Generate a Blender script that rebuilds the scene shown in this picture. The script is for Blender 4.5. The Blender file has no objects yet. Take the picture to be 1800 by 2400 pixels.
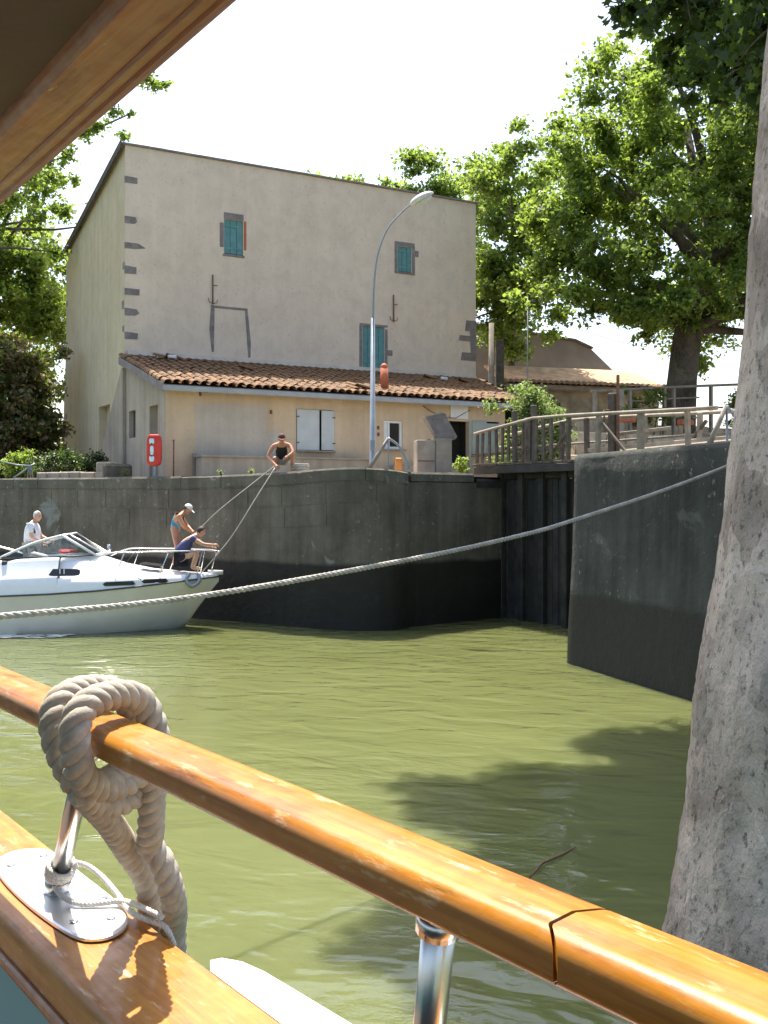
import bpy, math, random
import numpy as np
from mathutils import Vector, Matrix
PI = math.pi
# ------------------------------------------------------------------ camera, sky, sun, exposure
scene = bpy.context.scene
col = scene.collection
cam_d = bpy.data.cameras.new("camera")
cam = bpy.data.objects.new("camera", cam_d); col.objects.link(cam)
cam.location = (0, 0, 3.0)
cam.rotation_euler = (math.radians(90), 0, 0)
cam_d.sensor_fit = 'VERTICAL'; cam_d.sensor_height = 36.0; cam_d.sensor_width = 27.0
cam_d.lens = 36.0
cam_d.shift_y = -29 / 2400
cam_d.clip_start = 0.03; cam_d.clip_end = 3000
scene.camera = cam

SUN_EL = math.radians(66)
SUN_AZ = math.radians(-13)
S = Vector((math.sin(SUN_AZ) * math.cos(SUN_EL), math.cos(SUN_AZ) * math.cos(SUN_EL), math.sin(SUN_EL)))
world = bpy.data.worlds.new("World"); scene.world = world
world.use_nodes = True
wn = world.node_tree.nodes; wl = world.node_tree.links
for n in list(wn): wn.remove(n)
sky = wn.new('ShaderNodeTexSky'); sky.sky_type = 'NISHITA'; sky.sun_disc = False
sky.sun_elevation = SUN_EL; sky.sun_rotation = SUN_AZ
sky.air_density = 1.0; sky.dust_density = 3.5; sky.ozone_density = 1.0; sky.altitude = 50
bg = wn.new('ShaderNodeBackground'); bg.inputs['Strength'].default_value = 0.14
wo = wn.new('ShaderNodeOutputWorld')
wl.new(sky.outputs[0], bg.inputs[0]); wl.new(bg.outputs[0], wo.inputs[0])
sun_d = bpy.data.lights.new("sun", 'SUN'); sun_d.energy = 4.3; sun_d.angle = math.radians(0.55)
sun_d.color = (1.0, 0.95, 0.86)
sun = bpy.data.objects.new("sun", sun_d); col.objects.link(sun)
sun.rotation_euler = S.to_track_quat('Z', 'Y').to_euler()
sun.location = (0, 20, 60)
scene.view_settings.view_transform = 'Standard'
scene.view_settings.look = 'None'
scene.view_settings.exposure = 1.4
scene.view_settings.gamma = 1.0
scene.view_settings.use_curve_mapping = False
scene.render.engine = 'CYCLES'
scene.cycles.max_bounces = 8
scene.cycles.transparent_max_bounces = 8
scene.cycles.sample_clamp_indirect = 6.0

# ------------------------------------------------------------------ helpers
def rot2(v, a):
    return (v[0] * math.cos(a) - v[1] * math.sin(a), v[0] * math.sin(a) + v[1] * math.cos(a))

class MB:
    """collects shapes; build() links them as ONE mesh object"""
    def __init__(self):
        self.v = []; self.f = []; self.m = []; self.sm = []
    def add(self, verts, faces, mat=0, smooth=False):
        o = len(self.v)
        self.v += [tuple(p) for p in verts]
        for f in faces:
            self.f.append([i + o for i in f]); self.m.append(mat); self.sm.append(smooth)
        return self
    def box(self, c, s, rz=0.0, rx=0.0, ry=0.0, mat=0, bev=0.0):
        M = Matrix.Rotation(rz, 3, 'Z') @ Matrix.Rotation(ry, 3, 'Y') @ Matrix.Rotation(rx, 3, 'X')
        hx, hy, hz = s[0] / 2, s[1] / 2, s[2] / 2
        if bev <= 0:
            P = [Vector((x * hx, y * hy, z * hz)) for x in (-1, 1) for y in (-1, 1) for z in (-1, 1)]
            F = [(0, 1, 3, 2), (4, 6, 7, 5), (0, 4, 5, 1), (2, 3, 7, 6), (0, 2, 6, 4), (1, 5, 7, 3)]
        else:
            b = min(bev, hx * .9, hy * .9, hz * .9)
            P = []; idx = {}
            for x in (-1, 1):
                for y in (-1, 1):
                    for z in (-1, 1):
                        for ax in range(3):
                            h = [hx - b, hy - b, hz - b]; h[ax] += b
                            idx[(x, y, z, ax)] = len(P)
                            P.append(Vector((x * h[0], y * h[1], z * h[2])))
            F = []
            for ax in range(3):
                a1, a2 = [(1, 2), (2, 0), (0, 1)][ax]
                for s_ in (-1, 1):
                    q = []
                    for (p1, p2) in ((-1, -1), (1, -1), (1, 1), (-1, 1)):
                        k = [0, 0, 0]; k[ax] = s_; k[a1] = p1; k[a2] = p2
                        q.append(idx[(k[0], k[1], k[2], ax)])
                    F.append(q if s_ > 0 else q[::-1])
            for ax in range(3):
                a1, a2 = [(1, 2), (2, 0), (0, 1)][ax]
                for p1 in (-1, 1):
                    for p2 in (-1, 1):
                        q = []
                        for (e, fa) in ((-1, a1), (-1, a2), (1, a2), (1, a1)):
                            k = [0, 0, 0]; k[ax] = e; k[a1] = p1; k[a2] = p2
                            q.append(idx[(k[0], k[1], k[2], fa)])
                        F.append(q if p1 * p2 < 0 else q[::-1])
            for x in (-1, 1):
                for y in (-1, 1):
                    for z in (-1, 1):
                        q = [idx[(x, y, z, 0)], idx[(x, y, z, 1)], idx[(x, y, z, 2)]]
                        F.append(q if x * y * z > 0 else q[::-1])
        cv = Vector(c)
        return self.add([M @ p + cv for p in P], F, mat)
    def tube(self, pts, r, n=8, mat=0, cap=True, smooth=True):
        pts = [Vector(p) for p in pts]
        rr = r if isinstance(r, (list, tuple)) else [r] * len(pts)
        V = []; prev = None
        for i, p in enumerate(pts):
            t = (pts[min(i + 1, len(pts) - 1)] - pts[max(i - 1, 0)])
            if t.length < 1e-9: t = Vector((0, 0, 1))
            t.normalize()
            if prev is None:
                a = Vector((0, 0, 1)) if abs(t.z) < .9 else Vector((1, 0, 0))
                u = t.cross(a).normalized()
            else:
                u = (prev - t * prev.dot(t))
                u = u.normalized() if u.length > 1e-6 else t.orthogonal().normalized()
            prev = u; w = t.cross(u)
            for k in range(n):
                a = 2 * PI * k / n
                V.append(p + (u * math.cos(a) + w * math.sin(a)) * rr[i])
        F = []
        for i in range(len(pts) - 1):
            for k in range(n):
                F.append((i * n + k, i * n + (k + 1) % n, (i + 1) * n + (k + 1) % n, (i + 1) * n + k))
        self.add(V, F, mat, smooth)
        if cap:
            o = len(self.v) - len(V)
            self.f.append([o + k for k in range(n)][::-1]); self.m.append(mat); self.sm.append(False)
            self.f.append([o + (len(pts) - 1) * n + k for k in range(n)]); self.m.append(mat); self.sm.append(False)
        return self
    def prism(self, poly, z0, z1, mat=0, smooth=False):
        n = len(poly)
        V = [(p[0], p[1], z0) for p in poly] + [(p[0], p[1], z1) for p in poly]
        F = [list(range(n))[::-1], list(range(n, 2 * n))] + [(i, (i + 1) % n, n + (i + 1) % n, n + i) for i in range(n)]
        return self.add(V, F, mat, smooth)
    def slab(self, poly3, d, mat=0):
        """polygon of 3-D points pushed along d"""
        n = len(poly3); d = Vector(d)
        A = [Vector(p) for p in poly3]
        V = A + [p + d for p in A]
        F = [list(range(n))[::-1], list(range(n, 2 * n))] + [(i, (i + 1) % n, n + (i + 1) % n, n + i) for i in range(n)]
        return self.add(V, F, mat)
    def lathe(self, prof, c=(0, 0, 0), n=16, mat=0, M=None):
        V = []; c = Vector(c)
        for (r, z) in prof:
            for k in range(n):
                a = 2 * PI * k / n
                p = Vector((r * math.cos(a), r * math.sin(a), z))
                V.append((M @ p if M else p) + c)
        F = []
        for i in range(len(prof) - 1):
            for k in range(n):
                F.append((i * n + k, i * n + (k + 1) % n, (i + 1) * n + (k + 1) % n, (i + 1) * n + k))
        F.append(list(range(n))[::-1]); F.append([(len(prof) - 1) * n + k for k in range(n)])
        return self.add(V, F, mat, True)
    def ball(self, c, r, n=12, m=8, mat=0, M=None, warp=None):
        c = Vector(c); V = []; F = []
        for i in range(m + 1):
            th = PI * i / m
            for k in range(n):
                a = 2 * PI * k / n
                p = Vector((math.sin(th) * math.cos(a), math.sin(th) * math.sin(a), math.cos(th)))
                q = Vector((p.x * r[0], p.y * r[1], p.z * r[2]))
                if warp: q = warp(p, q)
                V.append((M @ q if M else q) + c)
        for i in range(m):
            for k in range(n):
                F.append((i * n + k, (i + 1) * n + k, (i + 1) * n + (k + 1) % n, i * n + (k + 1) % n))
        return self.add(V, F, mat, True)
    def build(self, name, mats, parent=None, loc=None):
        me = bpy.data.meshes.new(name)
        me.from_pydata(self.v, [], self.f)
        me.polygons.foreach_set('material_index', self.m)
        me.polygons.foreach_set('use_smooth', self.sm)
        for mt in (mats if isinstance(mats, (list, tuple)) else [mats]): me.materials.append(mt)
        me.validate(); me.update()
        return link(name, me, parent, loc)

def link(name, me, parent=None, loc=None):
    o = bpy.data.objects.new(name, me); col.objects.link(o)
    if parent: o.parent = parent
    if loc is not None: o.location = loc
    return o
def tag(o, label=None, cat=None, group=None, kind=None):
    if label: o['label'] = label
    if cat: o['category'] = cat
    if group: o['group'] = group
    if kind: o['kind'] = kind
    return o
def thing(name, label, cat, loc=(0, 0, 0), rz=0.0, group=None):
    o = bpy.data.objects.new(name, None); col.objects.link(o)
    o.empty_display_size = .2
    o.location = loc; o.rotation_euler = (0, 0, rz)
    return tag(o, label, cat, group)
def spline(ctrl, n):
    """Catmull-Rom through control points, n samples per span"""
    P = [Vector(p) for p in ctrl]
    P = [P[0] * 2 - P[1]] + P + [P[-1] * 2 - P[-2]]
    out = []
    for i in range(1, len(P) - 2):
        a, b, c, d = P[i - 1:i + 3]
        for k in range(n):
            t = k / n
            out.append(.5 * ((2 * b) + (c - a) * t + (2 * a - 5 * b + 4 * c - d) * t * t + (3 * b - a - 3 * c + d) * t ** 3))
    out.append(P[-2]); return out
def resample(pts, step):
    out = [pts[0].copy()]; acc = 0.0
    for a, b in zip(pts, pts[1:]):
        L = (b - a).length
        while acc + L >= step and L > 1e-9:
            t = (step - acc) / L
            a = a.lerp(b, t); out.append(a.copy()); L = (b - a).length; acc = 0.0
        acc += L
    out.append(pts[-1].copy())
    return out
def laid_rope(mb, pts, R, pitch, seg=9, strands=3, step=None):
    """three-strand laid rope along a polyline"""
    step = step or pitch / 9
    P = resample(pts, step)
    N = len(P); T = []; U = []
    for i in range(N):
        t = (P[min(i + 1, N - 1)] - P[max(i - 1, 0)]).normalized(); T.append(t)
    u = T[0].orthogonal().normalized()
    for i in range(N):
        u = (u - T[i] * u.dot(T[i])).normalized(); U.append(u.copy())
    rs = R * .54; ro = R * .5
    for s in range(strands):
        line = []
        for i in range(N):
            a = 2 * PI * (s / strands + i * step / pitch)
            w = T[i].cross(U[i])
            line.append(P[i] + (U[i] * math.cos(a) + w * math.sin(a)) * ro)
        mb.tube(line, rs, n=seg)
    return mb

# ------------------------------------------------------------------ materials
MATS = {}
def new_mat(name):
    m = bpy.data.materials.new(name); m.use_nodes = True
    nt = m.node_tree
    b = nt.nodes['Principled BSDF']
    MATS[name] = m
    return m, nt, b
def nd(nt, t, **kw):
    n = nt.nodes.new(t)
    for k, v in kw.items():
        if k in n.inputs: n.inputs[k].default_value = v
        else: setattr(n, k, v)
    return n
def ramp(nt, fac, stops):
    r = nt.nodes.new('ShaderNodeValToRGB')
    e = r.color_ramp.elements
    while len(e) < len(stops): e.new(.5)
    for i, (p, c) in enumerate(stops):
        e[i].position = p
        e[i].color = (c, c, c, 1) if isinstance(c, (int, float)) else (c[0], c[1], c[2], 1)
    nt.links.new(fac, r.inputs[0]); return r.outputs[0]
def mixc(nt, fac, a, b, mode='MIX'):
    m = nt.nodes.new('ShaderNodeMix'); m.data_type = 'RGBA'; m.blend_type = mode
    for s, v in ((0, fac), (6, a), (7, b)):
        if hasattr(v, 'is_linked') or hasattr(v, 'links'): nt.links.new(v, m.inputs[s])
        elif s == 0: m.inputs[0].default_value = v
        else: m.inputs[s].default_value = (v[0], v[1], v[2], 1)
    return m.outputs[2]
def coords(nt, scale=(1, 1, 1), rot=(0, 0, 0), src='Object', jitter=False):
    tc = nt.nodes.new('ShaderNodeTexCoord'); mp = nt.nodes.new('ShaderNodeMapping')
    mp.inputs['Scale'].default_value = scale
    if rot != (0, 0, 0):      # turn first, stretch afterwards
        m0 = nt.nodes.new('ShaderNodeMapping'); m0.inputs['Rotation'].default_value = rot
        nt.links.new(tc.outputs[src], m0.inputs[0]); nt.links.new(m0.outputs[0], mp.inputs[0])
    else: nt.links.new(tc.outputs[src], mp.inputs[0])
    if jitter:
        oi = nt.nodes.new('ShaderNodeObjectInfo')
        mu = nd(nt, 'ShaderNodeMath', operation='MULTIPLY'); mu.inputs[1].default_value = 37.0
        nt.links.new(oi.outputs['Random'], mu.inputs[0]); nt.links.new(mu.outputs[0], mp.inputs['Location'])
    return mp.outputs[0]
def noise(nt, vec, scale, detail=4, rough=.55, dist=0.0):
    n = nt.nodes.new('ShaderNodeTexNoise')
    n.inputs['Scale'].default_value = scale; n.inputs['Detail'].default_value = detail
    n.inputs['Roughness'].default_value = rough; n.inputs['Distortion'].default_value = dist
    nt.links.new(vec, n.inputs['Vector']); return n.outputs[0]
def bump(nt, b, h, strength=.4, dist=.02):
    bp = nt.nodes.new('ShaderNodeBump')
    bp.inputs['Strength'].default_value = strength; bp.inputs['Distance'].default_value = dist
    nt.links.new(h, bp.inputs['Height']); nt.links.new(bp.outputs[0], b.inputs['Normal'])
    return bp
def plain(name, c, rough=.6, metal=0.0, var=.25, vscale=6.0, bmp=.15, bscale=40.0, bdist=.004, spec=.5, jitter=True, rnd=0.0):
    m, nt, b = new_mat(name)
    v = coords(nt, jitter=jitter)
    nz = noise(nt, v, vscale, 5)
    d = tuple(x * (1 - var) for x in c); l = tuple(min(1, x * (1 + var)) for x in c)
    cc = ramp(nt, nz, [(.3, d), (.7, l)])
    if rnd:
        oi = nt.nodes.new('ShaderNodeObjectInfo')
        lv = ramp(nt, oi.outputs['Random'], [(0, 1 - rnd), (1, 1.0)])
        cc = mixc(nt, 1.0, cc, lv, 'MULTIPLY')
    nt.links.new(cc, b.inputs['Base Color'])
    b.inputs['Roughness'].default_value = rough; b.inputs['Metallic'].default_value = metal
    b.inputs['Specular IOR Level'].default_value = spec
    if bmp: bump(nt, b, noise(nt, v, bscale, 4), bmp, bdist)
    return m
def mat_water():
    m, nt, b = new_mat('murky_water')
    v = coords(nt)
    c = ramp(nt, noise(nt, v, .22, 3), [(.3, (.104, .117, .042)), (.75, (.132, .145, .056))])
    nt.links.new(c, b.inputs['Base Color'])
    b.inputs['Roughness'].default_value = .04; b.inputs['IOR'].default_value = 1.33
    b.inputs['Subsurface Weight'].default_value = 1.0; b.inputs['Subsurface Radius'].default_value = (1.6, 1.6, 1.0); b.inputs['Subsurface Scale'].default_value = 1.0
    v2 = coords(nt, (1.0, 1.7, 1), (0, 0, .25))
    big = noise(nt, v2, 1.1, 2, .5, .6)
    fine = noise(nt, v2, 6.5, 3, .55, .3)
    patch = ramp(nt, noise(nt, v, .33, 2), [(.42, .25), (.62, 1.0)])
    mu = nd(nt, 'ShaderNodeMath', operation='MULTIPLY'); nt.links.new(fine, mu.inputs[0]); nt.links.new(patch, mu.inputs[1])
    ad = nd(nt, 'ShaderNodeMath', operation='MULTIPLY_ADD'); ad.inputs[1].default_value = .22
    nt.links.new(mu.outputs[0], ad.inputs[0]); nt.links.new(big, ad.inputs[2])
    bump(nt, b, ad.outputs[0], .42, .10)
    return m
def mat_render(name, c1, c2, streak=.35, patch=None):
    """weathered lime render with faint vertical run marks"""
    m, nt, b = new_mat(name)
    v = coords(nt)
    base = ramp(nt, noise(nt, v, .45, 6, .6), [(.3, c1), (.7, c2)])
    st = noise(nt, coords(nt, (2.2, 2.2, .12)), 1.6, 5, .6)
    stc = ramp(nt, st, [(.35, 1 - streak), (.6, 1.0)])
    base = mixc(nt, .55, base, mixc(nt, 1.0, base, stc, 'MULTIPLY'))
    bl = ramp(nt, noise(nt, v, 1.7, 6, .65, .4), [(.36, .91), (.55, 1.0), (.72, 1.04)])
    base = mixc(nt, 1.0, base, bl, 'MULTIPLY')
    sp = ramp(nt, noise(nt, v, 13, 4), [(.28, .80), (.40, 1.0)])
    base = mixc(nt, 1.0, base, sp, 'MULTIPLY')
    nt.links.new(base, b.inputs['Base Color'])
    b.inputs['Roughness'].default_value = .9; b.inputs['Specular IOR Level'].default_value = .2
    h = nd(nt, 'ShaderNodeMath', operation='MULTIPLY_ADD'); h.inputs[1].default_value = .25
    nt.links.new(noise(nt, v, 45, 3), h.inputs[0]); nt.links.new(noise(nt, v, 2.2, 4), h.inputs[2])
    bump(nt, b, h.outputs[0], .35, .03)
    return m
def mat_quay(name, c1, c2, tide, wet, lich=.30, scab=.8):
    """algae-dark quay masonry: lichen flecks, run-down streaks, a wet tide line"""
    m, nt, b = new_mat(name)
    v = coords(nt)
    base = ramp(nt, noise(nt, v, .8, 7, .65), [(.3, c1), (.72, c2)])
    st = noise(nt, coords(nt, (2.6, 2.6, .16)), 1.5, 6, .65)
    base = mixc(nt, 1.0, base, ramp(nt, st, [(.32, .74), (.62, 1.08)]), 'MULTIPLY')
    fl = ramp(nt, noise(nt, v, 9, 5, .7), [(.60, 0.0), (.70, 1.0)])
    area = ramp(nt, noise(nt, v, .55, 3), [(.42, 0.0), (.6, 1.0)])
    fa = nd(nt, 'ShaderNodeMath', operation='MULTIPLY'); nt.links.new(fl, fa.inputs[0]); nt.links.new(area, fa.inputs[1])
    base = mixc(nt, fa.outputs[0], base, (lich, lich * .97, lich * .86))
    pl = ramp(nt, noise(nt, coords(nt, (.8, .8, 1.0)), .9, 5, .6, .5), [(.61, 0.0), (.66, scab)])
    base = mixc(nt, pl, base, (lich * .8, lich * .82, lich * .76))
    tc = nt.nodes.new('ShaderNodeTexCoord'); sx = nt.nodes.new('ShaderNodeSeparateXYZ')
    nt.links.new(tc.outputs['Object'], sx.inputs[0])
    wz = nd(nt, 'ShaderNodeMath', operation='MULTIPLY_ADD'); wz.inputs[1].default_value = .16
    nt.links.new(noise(nt, v, .9, 4), wz.inputs[0]); nt.links.new(sx.outputs[2], wz.inputs[2])
    mr = nd(nt, 'ShaderNodeMapRange'); mr.inputs[1].default_value = tide + .04; mr.inputs[2].default_value = tide + .14
    nt.links.new(wz.outputs[0], mr.inputs[0])
    base = mixc(nt, mr.outputs[0], mixc(nt, .90, base, wet), base)
    nt.links.new(base, b.inputs['Base Color'])
    ro = nd(nt, 'ShaderNodeMapRange'); ro.inputs[1].default_value = 0; ro.inputs[2].default_value = 1
    ro.inputs[3].default_value = .6; ro.inputs[4].default_value = .92
    nt.links.new(mr.outputs[0], ro.inputs[0]); nt.links.new(ro.outputs[0], b.inputs['Roughness'])
    b.inputs['Specular IOR Level'].default_value = .2
    h = nd(nt, 'ShaderNodeMath', operation='MULTIPLY_ADD'); h.inputs[1].default_value = .3
    nt.links.new(noise(nt, v, 28, 4, .7), h.inputs[0]); nt.links.new(noise(nt, v, 4, 5), h.inputs[2])
    bump(nt, b, h.outputs[0], .7, .05)
    return m
def mat_varnish(name, c1, c2, grain_dir, rough=.22, wear=.12, coat=.6):
    """varnished teak: long grain along local x, worn pale flecks"""
    m, nt, b = new_mat(name)
    v = coords(nt, (2.2, 75, 75), (0, 0, grain_dir))
    g = noise(nt, v, 2.2, 7, .68, .5)
    base = ramp(nt, g, [(.25, c1), (.5, tuple((a + d) / 2 for a, d in zip(c1, c2))), (.75, c2)])
    v3 = coords(nt, (1, 1, 1))
    tone = ramp(nt, noise(nt, coords(nt, (3.0, 30, 30), (0, 0, grain_dir)), 1.6, 6, .65, .4), [(.28, (.62, .40, .30)), (.45, (.95, .80, .70)), (.68, (1.15, 1.12, 1.05))])
    base = mixc(nt, 1.0, base, tone, 'MULTIPLY')
    v4 = coords(nt, (14, 60, 60), (0, 0, grain_dir))
    fl = ramp(nt, noise(nt, v4, 1.0, 4, .7), [(.70 - wear * .5, 0.0), (.76, .8)])
    base = mixc(nt, fl, base, (.72, .56, .34))
    dk = ramp(nt, noise(nt, coords(nt, (3, 30, 30), (0, 0, grain_dir)), 1.5, 5, .7), [(.30, .45), (.40, 1.0)])
    base = mixc(nt, 1.0, base, dk, 'MULTIPLY')
    nt.links.new(base, b.inputs['Base Color'])
    rr = ramp(nt, noise(nt, v3, 38, 4), [(.35, rough), (.7, rough + .22)])
    nt.links.new(rr, b.inputs['Roughness'])
    b.inputs['Coat Weight'].default_value = coat; b.inputs['Coat Roughness'].default_value = .12
    h = nd(nt, 'ShaderNodeMath', operation='MULTIPLY_ADD'); h.inputs[1].default_value = .5
    nt.links.new(g, h.inputs[0]); nt.links.new(noise(nt, v3, 60, 3), h.inputs[2])
    bump(nt, b, h.outputs[0], .25, .0016)
    return m
def mat_leaf(name, c1, c2, trans=.5, tcol=(.25, .42, .03)):
    m, nt, b = new_mat(name)
    nt.nodes.remove(b)
    out = nt.nodes['Material Output']
    geo = nt.nodes.new('ShaderNodeNewGeometry')
    v = coords(nt)
    f = nd(nt, 'ShaderNodeMath', operation='MULTIPLY_ADD'); f.inputs[1].default_value = .55
    nt.links.new(geo.outputs['Random Per Island'], f.inputs[0])
    nz = nd(nt, 'ShaderNodeMath', operation='MULTIPLY'); nz.inputs[1].default_value = .5
    nt.links.new(noise(nt, v, .35, 3), nz.inputs[0]); nt.links.new(nz.outputs[0], f.inputs[2])
    c = ramp(nt, f.outputs[0], [(.15, c1), (.8, c2)])
    t = ramp(nt, f.outputs[0], [(.15, tuple(x * .6 for x in tcol)), (.8, tcol)])
    d = nt.nodes.new('ShaderNodeBsdfPrincipled'); d.inputs['Roughness'].default_value = .5
    d.inputs['Specular IOR Level'].default_value = .35
    nt.links.new(c, d.inputs['Base Color'])
    tr = nt.nodes.new('ShaderNodeBsdfTranslucent'); nt.links.new(t, tr.inputs['Color'])
    mx = nt.nodes.new('ShaderNodeMixShader'); mx.inputs[0].default_value = trans
    nt.links.new(d.outputs[0], mx.inputs[1]); nt.links.new(tr.outputs[0], mx.inputs[2])
    nt.links.new(mx.outputs[0], out.inputs[0])
    return m
def mat_bark(name, c1, c2, c3, sc=1.0):
    """plane-tree bark: pale ground, flaked plates, dark pits"""
    m, nt, b = new_mat(name)
    v = coords(nt, (1, 1, .6))
    base = ramp(nt, noise(nt, v, 2.4 * sc, 7, .62, .4), [(.3, c1), (.5, c2), (.72, c3)])
    vo = nt.nodes.new('ShaderNodeTexVoronoi'); vo.inputs['Scale'].default_value = 7 * sc
    mv = nt.nodes.new('ShaderNodeMix'); mv.data_type = 'VECTOR'; mv.inputs[0].default_value = .25
    nn = nt.nodes.new('ShaderNodeTexNoise'); nn.inputs['Scale'].default_value = 5 * sc
    nt.links.new(v, nn.inputs['Vector']); nt.links.new(v, mv.inputs[4]); nt.links.new(nn.outputs['Color'], mv.inputs[5])
    nt.links.new(mv.outputs[1], vo.inputs['Vector'])
    cell = ramp(nt, vo.outputs['Color'], [(.2, .74), (.45, .98), (.8, 1.14)])
    base = mixc(nt, 1.0, base, cell, 'MULTIPLY')
    pit = ramp(nt, noise(nt, v, 26 * sc, 5, .72), [(.33, .30), (.46, 1.0)])
    base = mixc(nt, 1.0, base, pit, 'MULTIPLY')
    pale = ramp(nt, noise(nt, v, 7 * sc, 6, .7, .8), [(.60, 0.0), (.72, .8)])
    base = mixc(nt, pale, base, tuple(min(1, x * 1.35) for x in c3))
    nt.links.new(base, b.inputs['Base Color'])
    b.inputs['Roughness'].default_value = .9; b.inputs['Specular IOR Level'].default_value = .2
    h = nd(nt, 'ShaderNodeMath', operation='MULTIPLY_ADD'); h.inputs[1].default_value = .6
    nt.links.new(noise(nt, v, 22 * sc, 6, .7), h.inputs[0]); nt.links.new(noise(nt, v, 5 * sc, 5, .6), h.inputs[2])
    bump(nt, b, h.outputs[0], 1.0, .06)
    return m
def mat_glass(name, tint=(.75, .8, .8)):
    m, nt, b = new_mat(name); nt.nodes.remove(b)
    out = nt.nodes['Material Output']
    t = nt.nodes.new('ShaderNodeBsdfTransparent'); t.inputs[0].default_value = (*tint, 1)
    g = nt.nodes.new('ShaderNodeBsdfGlossy'); g.inputs['Roughness'].default_value = .03
    fr = nt.nodes.new('ShaderNodeFresnel'); fr.inputs[0].default_value = 1.5
    mx = nt.nodes.new('ShaderNodeMixShader')
    nt.links.new(fr.outputs[0], mx.inputs[0]); nt.links.new(t.outputs[0], mx.inputs[1]); nt.links.new(g.outputs[0], mx.inputs[2])
    nt.links.new(mx.outputs[0], out.inputs[0]); return m
M_water = mat_water()
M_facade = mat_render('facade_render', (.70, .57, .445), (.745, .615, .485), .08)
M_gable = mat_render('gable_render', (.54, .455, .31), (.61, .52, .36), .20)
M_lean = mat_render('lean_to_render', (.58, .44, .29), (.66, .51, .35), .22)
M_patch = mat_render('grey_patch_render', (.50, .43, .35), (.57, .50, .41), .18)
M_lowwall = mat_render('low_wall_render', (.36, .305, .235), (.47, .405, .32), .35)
M_quoin = plain('quoin_stone', (.22, .19, .18), .9, var=.28, vscale=5, bmp=.4, bscale=30, bdist=.01)
M_quay = mat_quay('quay_masonry', (.085, .074, .056), (.185, .165, .128), 1.50, (.015, .0135, .011))
M_quayR = mat_quay('wing_wall_masonry', (.040, .043, .038), (.082, .084, .073), 1.30, (.026, .025, .020), .26, .25)
M_coping = plain('coping_stone', (.33, .30, .24), .9, var=.35, vscale=4, bmp=.5, bscale=18, bdist=.02, rnd=.25)
M_ground = plain('packed_earth', (.33, .28, .21), .95, var=.3, vscale=.8, bmp=.5, bscale=8, bdist=.04, jitter=False)
M_grassy = plain('rough_grass_earth', (.11, .12, .05), .95, var=.4, vscale=1.2, bmp=.6, bscale=9, bdist=.05, jitter=False)
M_tile = plain('terracotta_tile', (.205, .105, .040), .85, var=.38, vscale=9, bmp=.4, bscale=30, bdist=.006, rnd=.45)
M_tilefar = plain('sun_bleached_tile', (.50, .33, .20), .9, var=.35, vscale=3, bmp=.4, bscale=12, bdist=.02, jitter=False)
M_teal = plain('teal_shutter_paint', (.10, .25, .25), .6, var=.18, vscale=5, bmp=.2, bscale=25)
M_shut = plain('pale_grey_shutter_paint', (.50, .53, .52), .55, var=.08, vscale=3)
M_shutg = plain('grey_green_shutter_paint', (.34, .39, .35), .6, var=.12, vscale=3)
M_white = plain('white_paint', (.72, .73, .72), .5, var=.06)
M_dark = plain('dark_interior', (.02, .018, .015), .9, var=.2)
M_gutter = plain('grey_gutter', (.33, .35, .36), .5, var=.12, vscale=2)
M_zinc = plain('galvanised_steel', (.26, .29, .32), .42, .35, var=.14, vscale=3)
M_lampw = plain('lamp_housing', (.62, .62, .58), .45, var=.12, vscale=5)
M_iron = plain('rusty_iron', (.16, .085, .05), .85, var=.4, vscale=12)
M_conc = plain('weathered_concrete', (.33, .275, .215), .9, var=.25, vscale=3, bmp=.4, bscale=25, bdist=.01)
M_red = plain('red_plastic', (.52, .030, .018), .42, var=.12, vscale=4)
M_ltblue = plain('pale_blue_sticker', (.55, .72, .74), .5, var=.1)
M_orange = plain('orange_paint', (.60, .23, .05), .6, var=.15)
M_terra = plain('terracotta_pipe', (.45, .12, .05), .7, var=.2)
M_oldwood = plain('weathered_grey_wood', (.13, .105, .08), .9, var=.35, vscale=7, bmp=.4, bscale=30, rnd=.35)
M_palewood = plain('pale_worn_wood', (.33, .28, .215), .85, var=.25, vscale=6, rnd=.25)
M_gate = plain('wet_gate_timber', (.040, .036, .030), .75, var=.5, vscale=3, bmp=.5, bscale=14, bdist=.01, rnd=.45)
M_terrace = plain('ochre_stone', (.58, .46, .31), .9, var=.35, vscale=2.5, bmp=.5, bscale=10, bdist=.03, rnd=.3)
M_gel = plain('white_gelcoat', (.78, .79, .78), .22, var=.03, bmp=0)
M_hull = plain('ivory_hull_gelcoat', (.66, .625, .545), .25, var=.05, vscale=2, bmp=0)
M_rub = plain('dark_rub_strip', (.06, .06, .06), .5, var=.1)
M_smoke = plain('smoked_window', (.035, .03, .03), .12, var=.1, bmp=0)
M_steel = plain('stainless_steel', (.62, .62, .62), .27, 1.0, var=.05, bmp=0)
M_plate = plain('scratched_steel_plate', (.80, .80, .80), .33, .75, var=.06, vscale=30, bmp=.2, bscale=70, bdist=.0006)
M_glass = mat_glass('clear_glass')
M_vinyl = plain('cockpit_vinyl', (.62, .60, .56), .5, var=.08)
M_skin = plain('tanned_skin', (.46, .22, .125), .55, var=.12, vscale=8, bmp=0)
M_skin2 = plain('pink_skin', (.58, .33, .22), .55, var=.1, vscale=8, bmp=0)
M_navy = plain('navy_cloth', (.055, .06, .15), .85, var=.2)
M_black = plain('black_cloth', (.012, .013, .018), .85, var=.2)
M_shorts = plain('grey_cloth', (.28, .265, .245), .85, var=.15)
M_wshirt = plain('white_cloth', (.70, .71, .74), .8, var=.06)
M_hairg = plain('silver_hair', (.50, .48, .44), .7, var=.2, vscale=30)
M_hairb = plain('brown_hair', (.05, .028, .016), .7, var=.3, vscale=30)
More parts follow.
